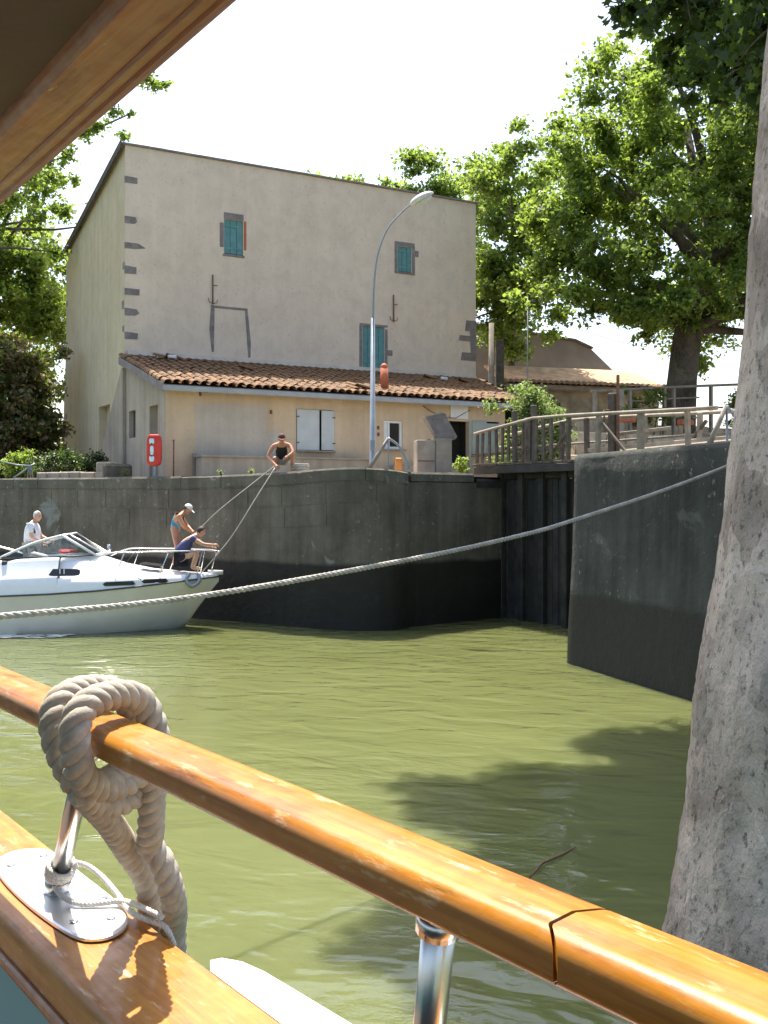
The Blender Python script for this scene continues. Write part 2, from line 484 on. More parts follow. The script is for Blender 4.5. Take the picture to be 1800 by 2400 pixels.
M_capw = plain('white_cap_cloth', (.72, .71, .67), .8, var=.06)
M_capd = plain('maroon_cap_cloth', (.10, .025, .02), .8, var=.2)
M_eye = plain('dark_eye', (.02, .015, .012), .3, var=.1, bmp=0)
M_rope = plain('cream_rope', (.40, .35, .28), .85, var=.22, vscale=60, bmp=.6, bscale=420, bdist=.0012, jitter=False)
M_ropef = plain('pale_mooring_line', (.43, .385, .32), .85, var=.25, vscale=6, bmp=.3, bscale=60, bdist=.003, jitter=False)
M_cord = plain('white_cord', (.60, .57, .52), .8, var=.2, vscale=50, bmp=.4, bscale=300, bdist=.0008)
M_tealp = plain('teal_bulwark_paint', (.028, .27, .29), .4, var=.08, vscale=3, bmp=.05)
M_boatw = plain('white_deck_paint', (.80, .80, .79), .4, var=.03)
M_deck = plain('worn_brown_deck', (.085, .055, .035), .7, var=.2, vscale=4)
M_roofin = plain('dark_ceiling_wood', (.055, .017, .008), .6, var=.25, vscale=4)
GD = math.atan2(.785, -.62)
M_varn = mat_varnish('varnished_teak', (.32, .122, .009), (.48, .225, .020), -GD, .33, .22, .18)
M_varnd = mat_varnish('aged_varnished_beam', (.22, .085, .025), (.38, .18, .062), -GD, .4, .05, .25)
M_leafA = mat_leaf('plane_leaf', (.045, .075, .022), (.108, .158, .034), .52, (.33, .46, .065))
M_leafB = mat_leaf('bright_leaf', (.06, .095, .022), (.14, .19, .038), .55, (.42, .57, .085))
M_leafD = mat_leaf('dark_leaf', (.018, .034, .010), (.045, .070, .018), .38, (.15, .24, .03))
M_leafS = mat_leaf('silvery_shrub_leaf', (.08, .12, .05), (.19, .25, .10), .4, (.34, .46, .12))
M_leafH = mat_leaf('hedge_leaf', (.012, .028, .008), (.035, .060, .014), .3, (.10, .18, .02))
M_leafX = mat_leaf('dry_ivy_leaf', (.11, .085, .05), (.27, .20, .11), .35, (.22, .18, .06))
M_bark = mat_bark('plane_bark', (.28, .21, .165), (.47, .37, .30), (.62, .51, .43))
M_barkd = mat_bark('far_bark', (.07, .055, .04), (.12, .10, .075), (.19, .16, .12), .5)
M_foam = plain('water_foam', (.70, .72, .66), .8, var=.15)
M_farwall = plain('grey_far_wall', (.22, .19, .18), .9, var=.2, vscale=1.0, jitter=False)
# ------------------------------------------------------------------ water and land
def sheet(name, poly, z, mat, kind='structure'):
    mb = MB(); mb.add([(p[0], p[1], z) for p in poly], [list(range(len(poly)))])
    return tag(mb.build(name, mat), kind=kind)
sheet('water', [(-420, -300), (420, -300), (420, 420), (-420, 420)], 0.0, M_water)

LW = [(-47.0, 54.0, .62), (-30, 42.6, .62), (-20, 36.0, .62), (-14.5, 32.4, .62), (-11.25, 30.0, .63), (-9.3, 28.9, .62), (-7.53, 27.8, .61), (-4.9, 26.0, .60), (-2.55, 24.5, .65),
      (-1.48, 23.75, .72), (-0.78, 23.45, .745), (-0.2, 23.4, .735), (.29, 23.6, .695), (.55, 24.0, .66)]
REC = [(.55, 24.0), (.75, 24.25), (2.3, 25.5), (3.3, 26.35), (5.0, 27.3), (14.6, 32.9), (34.0, 44.2), (420.0, 268.7)]
left_poly = [(p[0], p[1]) for p in LW] + REC[1:] + [(420, 700), (-420, 700), (-420, 300)]
sheet('quay_ground', left_poly, 3.565, M_ground)
# right bank: level lock side, sloping down to the near tree
RW = [(5.6, 12.8), (5.35, 13.5), (4.7, 15.35), (3.62, 18.45)]
CHR = [(3.60, 18.82), (3.85, 19.16), (6.3, 20.6), (15.0, 25.7), (34.0, 36.8), (420.0, 261.3)]
sheet('lockside_ground', RW + CHR + [(420, 12.8)], 3.74, M_ground)
mb = MB()
edge = [(5.6, 12.8), (4.4, 11.6), (3.45, 10.0), (2.75, 8.0), (2.25, 6.2), (1.95, 4.8), (2.4, 3.0), (3.2, 0.0), (4.2, -8), (6, -40), (10, -300)]
V = []; N = len(edge)
for (x, y) in edge: V += [(x, y, -.6), (x + .12, y - .05, .32), (x + 2.6, y - 1.2, 1.2), (x + 5.5, y - 2.5, 3.3), (420, y - 2.5, 3.7)]
F = []
for i in range(N - 1):
    for k in range(4): F.append((i * 5 + k, (i + 1) * 5 + k, (i + 1) * 5 + k + 1, i * 5 + k + 1))
mb.add(V, F); tag(mb.build('canal_bank', M_grassy), kind='structure')

# ------------------------------------------------------------------ quay wall (left) with its coping stones
def ribbon_wall(mb, pts, z0, ztop, back=.9):
    n = len(pts); V = []
    for i, p in enumerate(pts):
        zt = p[2] if len(p) > 2 else ztop
        V += [(p[0], p[1], z0), (p[0], p[1], zt)]
    F = [(2 * i, 2 * i + 2, 2 * i + 3, 2 * i + 1) for i in range(n - 1)]
    mb.add(V, F)
def smooth_line(pts, n=6):
    return [tuple(p) for p in spline(pts, n)]
LWs = smooth_line([(a, b, 3 + c) for a, b, c in LW], 6)
qw = thing('quay_wall', 'dark weathered stone quay wall curving to a rounded nose at the lock entrance', 'quay wall', (-2.5, 24.6, 0))
def rel(o, pts): return [tuple(Vector(p) - o.location) for p in pts]
mb = MB(); ribbon_wall(mb, [(p[0], p[1], p[2] - .30) for p in LWs], -.8, 0)
o = mb.build('wall_face', M_quay, qw, (0, 0, 0)); o.location = -qw.location
def along(pts):
    d = [0]
    for a, b in zip(pts, pts[1:]): d.append(d[-1] + (Vector(b) - Vector(a)).length)
    return d
def at_len(pts, D, s):
    s = max(0, min(D[-1], s))
    for i in range(len(D) - 1):
        if D[i + 1] >= s:
            t = (s - D[i]) / max(1e-9, D[i + 1] - D[i]); return Vector(pts[i]).lerp(Vector(pts[i + 1]), t)
    return Vector(pts[-1])
def coping(parent, pts, length, depth, th, over, mat, rnd, s0=0.0, s1=None, gap=.012):
    D = along(pts); s = s0; s1 = s1 or D[-1]
    while s < s1 - .1:
        L = length * rnd.uniform(.75, 1.25); e = min(s + L, s1)
        a, b = s + gap / 2, e - gap / 2
        n = max(2, int((b - a) / .35) + 1)
        dz = rnd.uniform(-.012, .014)
        front = [at_len(pts, D, a + (b - a) * k / (n - 1)) for k in range(n)]
        mb = MB(); V = []
        for k, p in enumerate(front):
            q = at_len(pts, D, a + (b - a) * k / (n - 1) + .02); q0 = at_len(pts, D, a + (b - a) * k / (n - 1) - .02)
            t = (q - q0); t.z = 0; t.normalize()
            nr = Vector((t.y, -t.x, 0))
            w = rnd.uniform(-.008, .012)
            prof = [(over + w, -th), (over + w, -.05), (over - .045 + w, dz + rnd.uniform(-.012, .004)), (-depth, dz), (-depth, -th)]
            for (d, z) in prof: V.append(p + nr * d + Vector((0, 0, z)))
        m = 5; F = []
        for k in range(n - 1):
            for j in range(m): F.append((k * m + j, (k + 1) * m + j, (k + 1) * m + (j + 1) % m, k * m + (j + 1) % m))
        F.append([j for j in range(m)][::-1]); F.append([(n - 1) * m + j for j in range(m)])
        mb.add(V, F); o = mb.build('coping_stone', mat, parent); o.location = -parent.location
        s = e
rnd = random.Random(4)
M_copq = mat_quay('quay_coping', (.085, .078, .060), (.17, .155, .12), -2.0, (.035, .032, .026), .40)
D = along(LWs)
s_start = next(i for i, p in enumerate(LWs) if p[0] > -22)
coping(qw, LWs, 1.25, .55, .30, .02, M_copq, rnd, D[s_start])
# squared facing stones of the course under the coping, round the nose
for q, (dz, hh, x0) in enumerate(((.305, .50, -13.5), (.812, .50, -13.2))):
    LF = [Vector((p[0], p[1], p[2] - dz)) for p in LWs if p[0] > x0]
    coping(qw, LF, 1.15, .10, hh, .010 - .003 * q, M_quay, rnd, gap=.016)
# gate recess wall running back along the lock chamber
rw = thing('recess_wall', 'dark recessed chamber wall between the rounded quay nose and the lock gate', 'lock wall', (1.9, 25.2, 0))
mb = MB(); ribbon_wall(mb, [(x, y, 3.42 if x < 2.4 else 3.30) for x, y in [(.50, 23.98), (.75, 24.25), (2.3, 25.5), (3.3, 26.35), (5.0, 27.3), (14.6, 32.9), (34.0, 44.2)]], -.8, 0)
o = mb.build('wall_face', M_quay, rw); o.location = -rw.location
coping(rw, [Vector((.62, 24.09, 3.655)), Vector((.75, 24.25, 3.655)), Vector((2.3, 25.5, 3.655))], .95, .5, .22, .03, M_copq, rnd)
coping(rw, [Vector((2.3, 25.5, 3.52)), Vector((3.3, 26.35, 3.52)), Vector((5, 27.3, 3.52)), Vector((14.6, 32.9, 3.52))], 1.2, .5, .22, .03, M_gate, rnd)

# ------------------------------------------------------------------ right wing wall
ww = thing('wing_wall', 'smooth grey green concrete wing wall on the tree side of the lock', 'lock wall', (4.6, 15.6, 0))
RWs = [(5.75, 12.3), (5.35, 13.5), (4.7, 15.35), (3.95, 17.5), (3.62, 18.45), (3.53, 18.66), (3.50, 18.82), (3.53, 18.97), (3.62, 19.06), (3.85, 19.2), (6.3, 20.64), (15.0, 25.74)]
mb = MB(); n = len(RWs); V = []
lv = [(-.8, -.16), (.6, -.12), (2.0, -.04), (3.3, 0.0), (3.74, 0.0), (3.82, .045), (3.835, .12)]
for i, p in enumerate(RWs):
    a = Vector(RWs[max(0, i - 1)]); b = Vector(RWs[min(n - 1, i + 1)]); t = (b - a).normalized(); nr = Vector((-t.y, t.x))
    for (z, ins) in lv: V.append((p[0] - nr.x * ins, p[1] - nr.y * ins, z + (.006 * math.sin(i * 3.1) if z > 3.5 else 0)))
    V.append((p[0] - nr.x * .7, p[1] - nr.y * .7, 3.83))
k = len(lv) + 1; F = []
for i in range(n - 1):
    for j in range(k - 1): F.append((i * k + j, i * k + j + 1, (i + 1) * k + j + 1, (i + 1) * k + j))
mb.add(V, F, smooth=True); o = mb.build('wall_face', M_quayR, ww); o.location = -ww.location

# ------------------------------------------------------------------ lock gate and its footbridge
GA = Vector((3.05, 26.35, 0)); GBv = Vector((6.35, 20.75, 0)); gd = (GBv - GA).normalized(); gl = (GBv - GA).length
gz = math.atan2(gd.y, gd.x)
gate = thing('lock_gate', 'dark wet timber lock gate leaf with vertical planks and ribs', 'lock gate', GA, gz)
rnd = random.Random(9)
x = .05; i = 0
while x < gl - .1:
    w = rnd.uniform(.21, .27); mb = MB()
    mb.box((x + w / 2, rnd.uniform(-.012, .012), 1.45), (w - .018, .09, 4.1 + rnd.uniform(-.06, .04)), bev=.012)
    mb.build('plank', M_gate, gate); x += w
for xx in (.12, .95, 1.75, 2.6, 3.5, 4.4, 5.3):
    MB().box((xx, -.125, 1.52), (.19, .15, 4.3), bev=.02).build('rib', M_gate, gate)
for zz in (.55, 1.9, 3.05):
    MB().box((gl / 2, .14, zz), (gl, .16, .26), bev=.02).build('rail_beam', M_gate, gate)
MB().box((gl / 2, .0, 3.60), (gl, .26, .18), bev=.03).build('head_beam', M_gate, gate)
fb = thing('footbridge', 'weathered wooden footbridge with railings crossing above the lock gate', 'footbridge', GA + Vector((0, 0, 3.55)), gz)
for xx in np.arange(-.55, 6.9, .36):
    MB().box((xx, .12, .335), (.34, 1.15, .06), bev=.008).build('deck_plank', M_oldwood, fb)
for yy in (-.42, .66):
    MB().box((3.2, yy, .20), (7.6, .12, .19), bev=.01).build('bearer', M_gate, fb)
for xx in (.3, .9, 1.35, 1.9, 2.6, 3.6, 4.6, 5.6):
    MB().box((xx, -.05, .09), (.10, .12, .22)).build('strut', M_gate, fb)
def rz(x): return float(np.interp(x, [-.6, 2.0, 7.4], [1.14, 1.40, 1.20]))
for side, yy in ((0, -.45), (1, .69)):
    pts = [(xx, yy, rz(xx) + .35 - .33) for xx in (-.6, .6, 1.8, 3.2, 4.8, 6.2, 7.4)]
    MB().tube(pts, .045, 6).build('top_rail', M_palewood, fb)
    if side == 0:
        k = 0
        for xx in np.arange(-.5, 2.5, .27):
            MB().box((xx + rnd.uniform(-.03, .03), yy + .005, .36 + (rz(xx) - .36) / 2 + .01), (rnd.uniform(.05, .10), .05, rz(xx) - .40), ry=rnd.uniform(-.05, .05)).build('baluster', M_oldwood, fb)
        MB().box((.9, yy + .03, .62), (3.0, .04, .07), ry=-.02).build('bottom_rail', M_oldwood, fb)
    for xx in ((1.0, 1.75, 3.0, 4.0, 5.3, 6.6) if side == 0 else (.2, 1.6, 2.5, 4.4, 6.0)):
        hh = rz(xx) - .30 + (.32 if xx in (1.0, 1.75, .2) else .0)
        MB().box((xx, yy + (.07 if side == 0 else -.07), .33 + hh / 2), (rnd.uniform(.10, .16), .10, hh), ry=rnd.uniform(-.035, .035), bev=.015).build('post', M_oldwood if xx < 3.2 else M_palewood, fb)
    if side == 1:
        MB().tube([(xx, yy, .82) for xx in (-.6, 2.5, 5, 7.3)], .03, 6).build('mid_rail', M_palewood, fb)
for (x0, z0, x1, z1, yy, w) in ((2.3, .45, 3.1, 1.15, -.36, .07), (4.1, 1.15, 4.9, .42, -.36, .06), (5.5, .42, 6.2, 1.1, .60, .07), (2.6, .62, 6.8, .70, .58, .10), (3.2, .95, 5.2, 1.0, .60, .08)):
    L = math.hypot(x1 - x0, z1 - z0); MB().box(((x0 + x1) / 2, yy, (z0 + z1) / 2), (L, .06, w), ry=-math.atan2(z1 - z0, x1 - x0), bev=.01).build('brace', M_oldwood if w < .08 else M_palewood, fb)
wg = thing('winding_gear', 'dark iron rack and crank standing on the footbridge above the gate', 'lock gear', GA + gd * 3.75 + Vector((.25, .15, 3.92)), gz)
MB().box((0, 0, .75), (.20, .16, 1.5), bev=.02).build('housing', M_oldwood, wg)
MB().box((.16, 0, .95), (.05, .07, 1.9), bev=.008).build('rack', M_iron, wg)
MB().tube([(0, -.08, 1.1), (0, -.26, 1.1), (0, -.27, .8)], .022, 8).build('crank', M_iron, wg)
MB().tube([(0, -.27, .8), (0, -.42, .8)], .022, 8).build('handle', M_palewood, wg)
bb = MB().box((0, 0, 0), (3.4, .26, .26), rz=gz + .05, ry=-.03, bev=.03).build('balance_pole', M_palewood)
bb.location = (6.3, 21.9, 4.05); tag(bb, 'thick pale timber gate balance pole lying behind the footbridge railing', 'gate pole')
# ------------------------------------------------------------------ the lock keeper's house (local x along the front, y backwards, z up)
HZ = math.atan2(.485, .875)
house = thing('lock_house', 'tall beige rendered lock house with a tiled lean-to and teal shutters', 'house', (-5.97, 28.0, 3.57), HZ)
def wall_grid(mb, x0, x1, z0, z1, holes, frame, depth, mat=0, jag=None):
    """front face with openings; frame(u, w, d) maps wall coords to 3-D (d = depth inwards)"""
    xs = sorted({x0, x1, *[h[0] for h in holes], *[h[1] for h in holes]})
    zs = sorted({z0, z1, *[h[2] for h in holes], *[h[3] for h in holes]})
    for i in range(len(xs) - 1):
        for j in range(len(zs) - 1):
            cx, cz = (xs[i] + xs[i + 1]) / 2, (zs[j] + zs[j + 1]) / 2
            if any(h[0] < cx < h[1] and h[2] < cz < h[3] for h in holes): continue
            mb.add([frame(xs[i], zs[j], 0), frame(xs[i + 1], zs[j], 0), frame(xs[i + 1], zs[j + 1], 0), frame(xs[i], zs[j + 1], 0)], [(0, 1, 2, 3)], mat)
    for (a, b, c, d) in holes:
        q = [(a, c), (b, c), (b, d), (a, d)]
        for k in range(4):
            p, r = q[k], q[(k + 1) % 4]
            mb.add([frame(*p, 0), frame(*r, 0), frame(*r, depth), frame(*p, depth)], [(0, 1, 2, 3)], mat)
B0, B1, A1, TOP, REAR = 4.2, 12.75, 13.05, 10.40, 8.76
mb = MB()
fr = lambda u, w, d: (u, B0 + d, w)
fh = [(3.22, 3.88, 7.42, 8.55), (8.30, 9.18, 3.95, 5.50), (9.71, 10.29, 7.55, 8.45)]
wall_grid(mb, 0, A1, 0, TOP, fh, fr, .16)
mb.add([(A1, B0, 0), (A1, B1, 0), (A1, B1, REAR), (A1, B0, TOP)], [(0, 1, 2, 3)])
mb.add([(0, B1, 0), (A1, B1, 0), (A1, B1, REAR), (0, B1, REAR)], [(3, 2, 1, 0)])
mb.build('front_wall', M_facade, house)
mb = MB()
gr = lambda u, w, d: (d, u, w)
wall_grid(mb, B0, B1, 0, REAR, [(6.1, 7.6, 1.0, 2.55)], gr, .28)
mb.add([(0, B0, REAR), (0, B1, REAR), (0, B0, TOP)], [(0, 1, 2)])
mb.add([(.28, 6.1, 1.0), (.28, 7.6, 1.0), (.28, 7.6, 2.55), (.28, 6.1, 2.55)], [(0, 1, 2, 3)])
# battered foot at the far end of the gable
mb.slab([(0.002, B1 + .02, 0), (-.02, B1 + .80, 0), (0.002, B1 + .02, 5.5)], (.5, 0, 0))
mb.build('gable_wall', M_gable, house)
# sloping buttress that carries the lean-to corner
mb = MB(); mb.slab([(-.005, 4.6, 0), (-.005, 7.9, 0.0), (-.005, 7.4, .55), (-.005, 4.25, 3.5), (-.005, 4.1, 3.5), (-.005, 4.1, 0)], (-.10, 0, 0))
mb.build('buttress', M_lowwall, house)
# main roof, mono-pitch falling to the rear
sl = math.atan2(TOP - REAR, B1 - B0)
mb = MB()
mb.slab([(-.14, B0 - .07, TOP + .015), (A1 + .10, B0 - .07, TOP + .015), (A1 + .10, B1 + .3, REAR - .05), (-.14, B1 + .3, REAR - .05)], (0, 0, .05))
rf = mb.build('main_roof', M_quoin, house)
rnd = random.Random(2)
mbt = MB()
def barrel(mb, L, r0, r1, n=5, th=.014, mat=0):
    """cover tile, axis along -y (downhill), arched upwards"""
    V = []
    for (y, r) in ((0, r0), (-L, r1)):
        for k in range(n + 1):
            a = PI * k / n; V.append((-math.cos(a) * r, y, math.sin(a) * r * .85))
        for k in range(n + 1):
            a = PI * k / n; V.append((-math.cos(a) * (r - th), y, math.sin(a) * (r - th) * .85))
    m = n + 1; F = []
    for k in range(n):
        F.append((k, k + 1, 2 * m + k + 1, 2 * m + k))
        F.append((m + k, 3 * m + k, 3 * m + k + 1, m + k + 1))
        F.append((2 * m + k, 2 * m + k + 1, 3 * m + k + 1, 3 * m + k))
    mb.add(V, F, mat, False)
tile_me = []
for q in range(3):
    m = MB(); barrel(m, .44, .100 + .004 * q, .120 + .003 * q)
    me = bpy.data.meshes.new('tile'); me.from_pydata(m.v, [], m.f); me.materials.append(M_tile); me.update(); tile_me.append(me)
# ridge edge tiles seen as a thin broken line above the facade
for k in range(26):
    x = -.02 + k * .50
    o = link('verge_tile', tile_me[k % 3], house, (x + .25, B0 - .02, TOP + .07 + rnd.uniform(-.012, .018)))
    o.rotation_euler = (0, 0, PI / 2); o.scale = (.35, 1.2, .30); o.location.z -= .03
mb = MB(); mb.slab([(-.17, B0 - .05, TOP - .12), (-.17, B1 + .25, REAR - .17), (-.17, B1 + .25, REAR + .06), (-.17, B0 - .05, TOP + .11)], (.05, 0, 0))
mb.build('bargeboard', M_oldwood, house)
# quoin stones left showing in the render
def quoin(x0, x1, z0, z1, tip):
    n = 4; pts = [(x0, z0), (x1 - tip * (x1 - x0), z0 + rnd.uniform(0, .02))]
    if tip > .15: pts += [(x1, (z0 + z1) / 2 - .03)]
    pts += [(x1 - tip * .7 * (x1 - x0), z1 - rnd.uniform(0, .03)), (x0, z1)]
    mb = MB(); mb.slab([(a, B0 - .012, b) for a, b in pts], (0, .06, 0)); return mb.build('quoin_stone', M_quoin, house)
for (x1, z0, z1, t) in [(.40, 9.24, 9.45, .05), (.38, 7.99, 8.21, .22), (.64, 7.21, 7.40, .5), (.35, 6.43, 6.68, 0), (.48, 5.77, 5.98, .08), (.45, 5.13, 5.37, .3), (.43, 4.40, 4.63, .1)]:
    quoin(-.012, x1, z0, z1, t)
for (x0, z0, z1) in [(12.57, 5.65, 6.05), (12.29, 5.28, 5.48), (12.38, 4.56, 4.86)]:
    mb = MB(); mb.slab([(x0, B0 - .012, z0), (A1 + .012, B0 - .012, z0), (A1 + .012, B0 - .012, z1), (x0 + .05, B0 - .012, z1)], (0, .06, 0)); mb.build('quoin_stone', M_quoin, house)
mb = MB(); mb.slab([(12.82, B0 - .010, 4.86), (A1 + .012, B0 - .010, 4.86), (A1 + .012, B0 - .010, 5.65), (12.78, B0 - .010, 5.65)], (0, .05, 0)); mb.build('quoin_stone', M_quoin, house)
for (y, z, s) in [(4.35, 6.7, .2), (4.45, 5.5, .22), (4.4, 4.75, .16), (12.6, 6.9, .18), (12.65, 4.9, .2), (12.7, 3.6, .2), (12.7, 2.6, .2), (12.72, 1.9, .2)]:
    MB().box((-.004, y, z), (.03, s, s * 1.1), bev=.01).build('quoin_stone', M_quoin, house)
# shuttered windows of the upper storeys
def shutter(parent, x0, x1, z0, z1, mat, y, boards=3, name='window'):
    w = MB().box(((x0 + x1) / 2, y + .10, (z0 + z1) / 2), (x1 - x0 + .0, .03, z1 - z0)).build(name, M_dark, parent)
    bw = (x1 - x0) / boards
    for k in range(boards):
        m = MB().box((x0 + bw * (k + .5), y + .055, (z0 + z1) / 2 + .01), (bw - .012, .03, z1 - z0 - .03), bev=.005)
        m.build('shutter_board', mat, w)
    for zz in (z0 + .18 * (z1 - z0), z0 + .82 * (z1 - z0)):
        MB().box(((x0 + x1) / 2, y + .034, zz), ((x1 - x0) * .86, .014, .06)).build('batten', mat, w)
    return w
w = shutter(house, 3.22, 3.88, 7.42, 8.55, M_teal, B0, 3)
MB().box((3.55, B0 + .01, 8.66), (.68, .06, .20), bev=.01).build('lintel', M_quoin, w)
MB().box((3.14, B0 + .01, 8.02), (.14, .06, .80), bev=.02).build('jamb_stone', M_quoin, w)
MB().box((3.945, B0 + .01, 8.08), (.09, .06, .95), bev=.02).build('jamb_stone', M_terra, w)
MB().box((3.55, B0 + .005, 7.38), (.74, .07, .07), bev=.01).build('sill', M_quoin, w)
w = shutter(house, 8.30, 9.18, 3.95, 5.50, M_teal, B0, 4)
MB().box((8.23, B0 + .01, 4.73), (.12, .06, 1.55), bev=.02).build('jamb_stone', M_quoin, w)
MB().box((9.245, B0 + .01, 4.70), (.11, .06, 1.50), bev=.02).build('jamb_stone', M_quoin, w)
MB().box((8.74, B0 + .012, 5.545), (1.12, .06, .075), bev=.01).build('lintel', M_quoin, w)
MB().box((9.40, B0 + .012, 4.62), (.22, .06, .22), bev=.05).build('jamb_stone', M_quoin, w)
w = shutter(house, 9.71, 10.29, 7.55, 8.45, M_teal, B0, 3)
MB().box((9.64, B0 + .01, 8.02), (.12, .06, 1.10), bev=.015).build('jamb_stone', M_quoin, w)
MB().box((10.36, B0 + .01, 8.00), (.12, .06, 1.05), bev=.015).build('jamb_stone', M_quoin, w)
MB().box((10.0, B0 + .012, 8.535), (.82, .06, .15), bev=.015).build('lintel', M_quoin, w)
MB().box((10.0, B0 + .0, 7.51), (.80, .08, .065), bev=.01).build('sill', M_quoin, w)
MB().box((10.50, B0 + .012, 8.25), (.17, .06, .24), bev=.04).build('jamb_stone', M_quoin, w)
# walled-up doorway drawn by its stone surround
d = MB().box((3.40, B0 + .006, 5.665), (1.26, .05, .075), bev=.01).build('blocked_doorway', M_quoin, house)
mb = MB(); mb.slab([(2.72, B0 - .014, 4.95), (2.80, B0 - .014, 4.20), (2.87, B0 - .014, 4.20), (2.89, B0 - .014, 5.62), (2.77, B0 - .014, 5.62)], (0, .05, 0)); mb.build('jamb_stone', M_quoin, d)
mb = MB(); mb.slab([(3.98, B0 - .014, 5.1), (4.06, B0 - .014, 4.08), (4.13, B0 - .014, 4.12), (4.14, B0 - .014, 4.6), (4.03, B0 - .014, 5.62), (3.94, B0 - .014, 5.62)], (0, .05, 0)); mb.build('jamb_stone', M_quoin, d)
for (x, z0, z1) in ((2.82, 5.72, 6.68), (9.52, 5.72, 6.68)):
    t = MB().tube([(x, B0 - .05, z0), (x, B0 - .05, z1)], .022, 6).build('iron_tie', M_iron, house)
    MB().tube([(x - .16, B0 - .06, z0 + .20), (x - .12, B0 - .06, z0 + .06), (x, B0 - .06, z0 + .03), (x + .13, B0 - .06, z0 + .06), (x + .15, B0 - .06, z0 + .16)], .013, 5).build('hook', M_iron, t)
    MB().box((x + .08, B0 - .045, z0 + .62), (.16, .02, .025)).build('hook', M_iron, t)
# ------------------------------------------------------------------ lean-to
LA1 = 11.35
mb = MB(); lf = lambda u, w, d_: (u, d_, w)
lh = [(3.90, 5.12, .88, 2.08), (6.82, 7.48, .98, 1.86), (9.12, 9.92, .0, 1.93), (10.05, 11.12, .86, 1.96)]
wall_grid(mb, 0, LA1, 0, 2.62, lh, lf, .16)
mb.add([(LA1, 0, 0), (A1, B0, 0), (A1, B0, 3.6), (LA1, 0, 2.62)], [(0, 1, 2, 3)])
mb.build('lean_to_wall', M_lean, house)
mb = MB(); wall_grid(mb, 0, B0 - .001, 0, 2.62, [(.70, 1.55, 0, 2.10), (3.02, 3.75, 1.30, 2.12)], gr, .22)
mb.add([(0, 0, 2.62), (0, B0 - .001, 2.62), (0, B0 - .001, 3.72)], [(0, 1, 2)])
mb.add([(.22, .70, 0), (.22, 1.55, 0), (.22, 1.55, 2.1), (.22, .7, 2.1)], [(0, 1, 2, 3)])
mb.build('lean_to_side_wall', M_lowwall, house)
MB().box((.15, 3.385, 1.71), (.03, .72, .80)).build('window_pane', M_smoke, house)
# pieces of newer grey render and the ledge wall along the front
mb = MB(); mb.slab([(.83, -.006, .66), (3.43, -.006, .66), (3.43, -.006, 1.42), (2.95, -.006, 1.42), (2.95, -.006, 2.16), (.83, -.006, 2.10)], (0, .02, 0)); mb.build('render_patch', M_patch, house)
lw = MB().box((3.45, -.42, .28), (5.3, .50, .62)).build('ledge_wall', M_lowwall, house)
MB().box((3.45, -.44, .615), (5.4, .58, .05), bev=.01).build('ledge_slab', M_conc, lw)
lw = MB().box((8.2, -.30, .22), (2.6, .34, .50)).build('ledge_wall', M_lowwall, house)
MB().box((.80, -.06, .34), (.10, .10, .74)).build('ledge_end_post', M_conc, house)
# white double shutters
w = MB().box((4.51, .13, 1.48), (1.22, .02, 1.2)).build('window', M_dark, house)
MB().box((4.27, -.015, 1.48), (.72, .035, 1.19), bev=.006).build('shutter_leaf', M_shut, w)
MB().box((4.905, -.03, 1.48), (.43, .035, 1.17), rz=.06, bev=.006).build('shutter_leaf', M_shut, w)
MB().box((4.51, -.03, .85), (1.26, .16, .05), bev=.008).build('sill', M_conc, w)
for zz in (1.1, 1.86):
    for xx in (3.93, 5.10): MB().box((xx, -.045, zz), (.10, .02, .03)).build('hinge', M_iron, w)
# small window
w = MB().box((7.15, .10, 1.42), (.64, .02, .86)).build('window', M_smoke, house)
for (cx, cz, sx, sz) in ((7.15, 1.82, .66, .07), (7.15, 1.02, .66, .08), (6.86, 1.42, .08, .74), (7.44, 1.42, .08, .74), (7.02, 1.42, .05, .74)):
    MB().box((cx, .07, cz), (sx, .05, sz)).build('frame', M_white, w)
MB().box((6.95, .085, 1.42), (.15, .02, .72)).build('blind', M_white, w)
MB().box((7.15, -.05, .955), (.82, .18, .05), bev=.01).build('sill', M_conc, w)
# door, sign panel, right shutters
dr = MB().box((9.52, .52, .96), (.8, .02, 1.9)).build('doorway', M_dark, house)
MB().box((9.96, .03, .97), (.07, .14, 1.93)).build('door_frame', M_shutg, dr)
MB().box((9.12, .03, .97), (.05, .12, 1.93)).build('door_frame', M_shutg, dr)
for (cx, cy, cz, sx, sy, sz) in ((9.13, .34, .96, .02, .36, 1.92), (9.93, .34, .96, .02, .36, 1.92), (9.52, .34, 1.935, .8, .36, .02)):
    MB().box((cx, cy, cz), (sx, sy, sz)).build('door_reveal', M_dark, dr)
MB().box((9.55, -.03, 2.215), (.66, .04, .42), bev=.006).build('blank_panel', M_white, house)
w = MB().box((10.585, .12, 1.41), (1.05, .02, 1.1)).build('window', M_dark, house)
MB().box((10.33, -.012, 1.43), (.56, .035, 1.08), bev=.006).build('shutter_leaf', M_shutg, w)
MB().box((10.86, -.008, 1.39), (.49, .035, 1.02), bev=.006).build('shutter_leaf', M_shutg, w)
MB().box((10.33, -.034, 1.46), (.54, .012, .05)).build('batten', M_shutg, w)
MB().box((10.585, -.03, .845), (1.15, .14, .05), bev=.008).build('sill', M_conc, w)
for (x, z) in ((6.62, 1.62), (6.62, 1.42), (3.10, 1.95), (.98, 2.36)):
    MB().box((x, -.02, z), (.06, .05, .11), bev=.01).build('wall_fitting', M_iron, house)
MB().tube([(8.2, -.03, 2.35), (8.5, -.05, 2.18), (9.0, -.06, 2.02), (9.4, -.06, 2.02), (9.95, -.04, 2.3)], .012, 5).build('cable', M_rub, house)
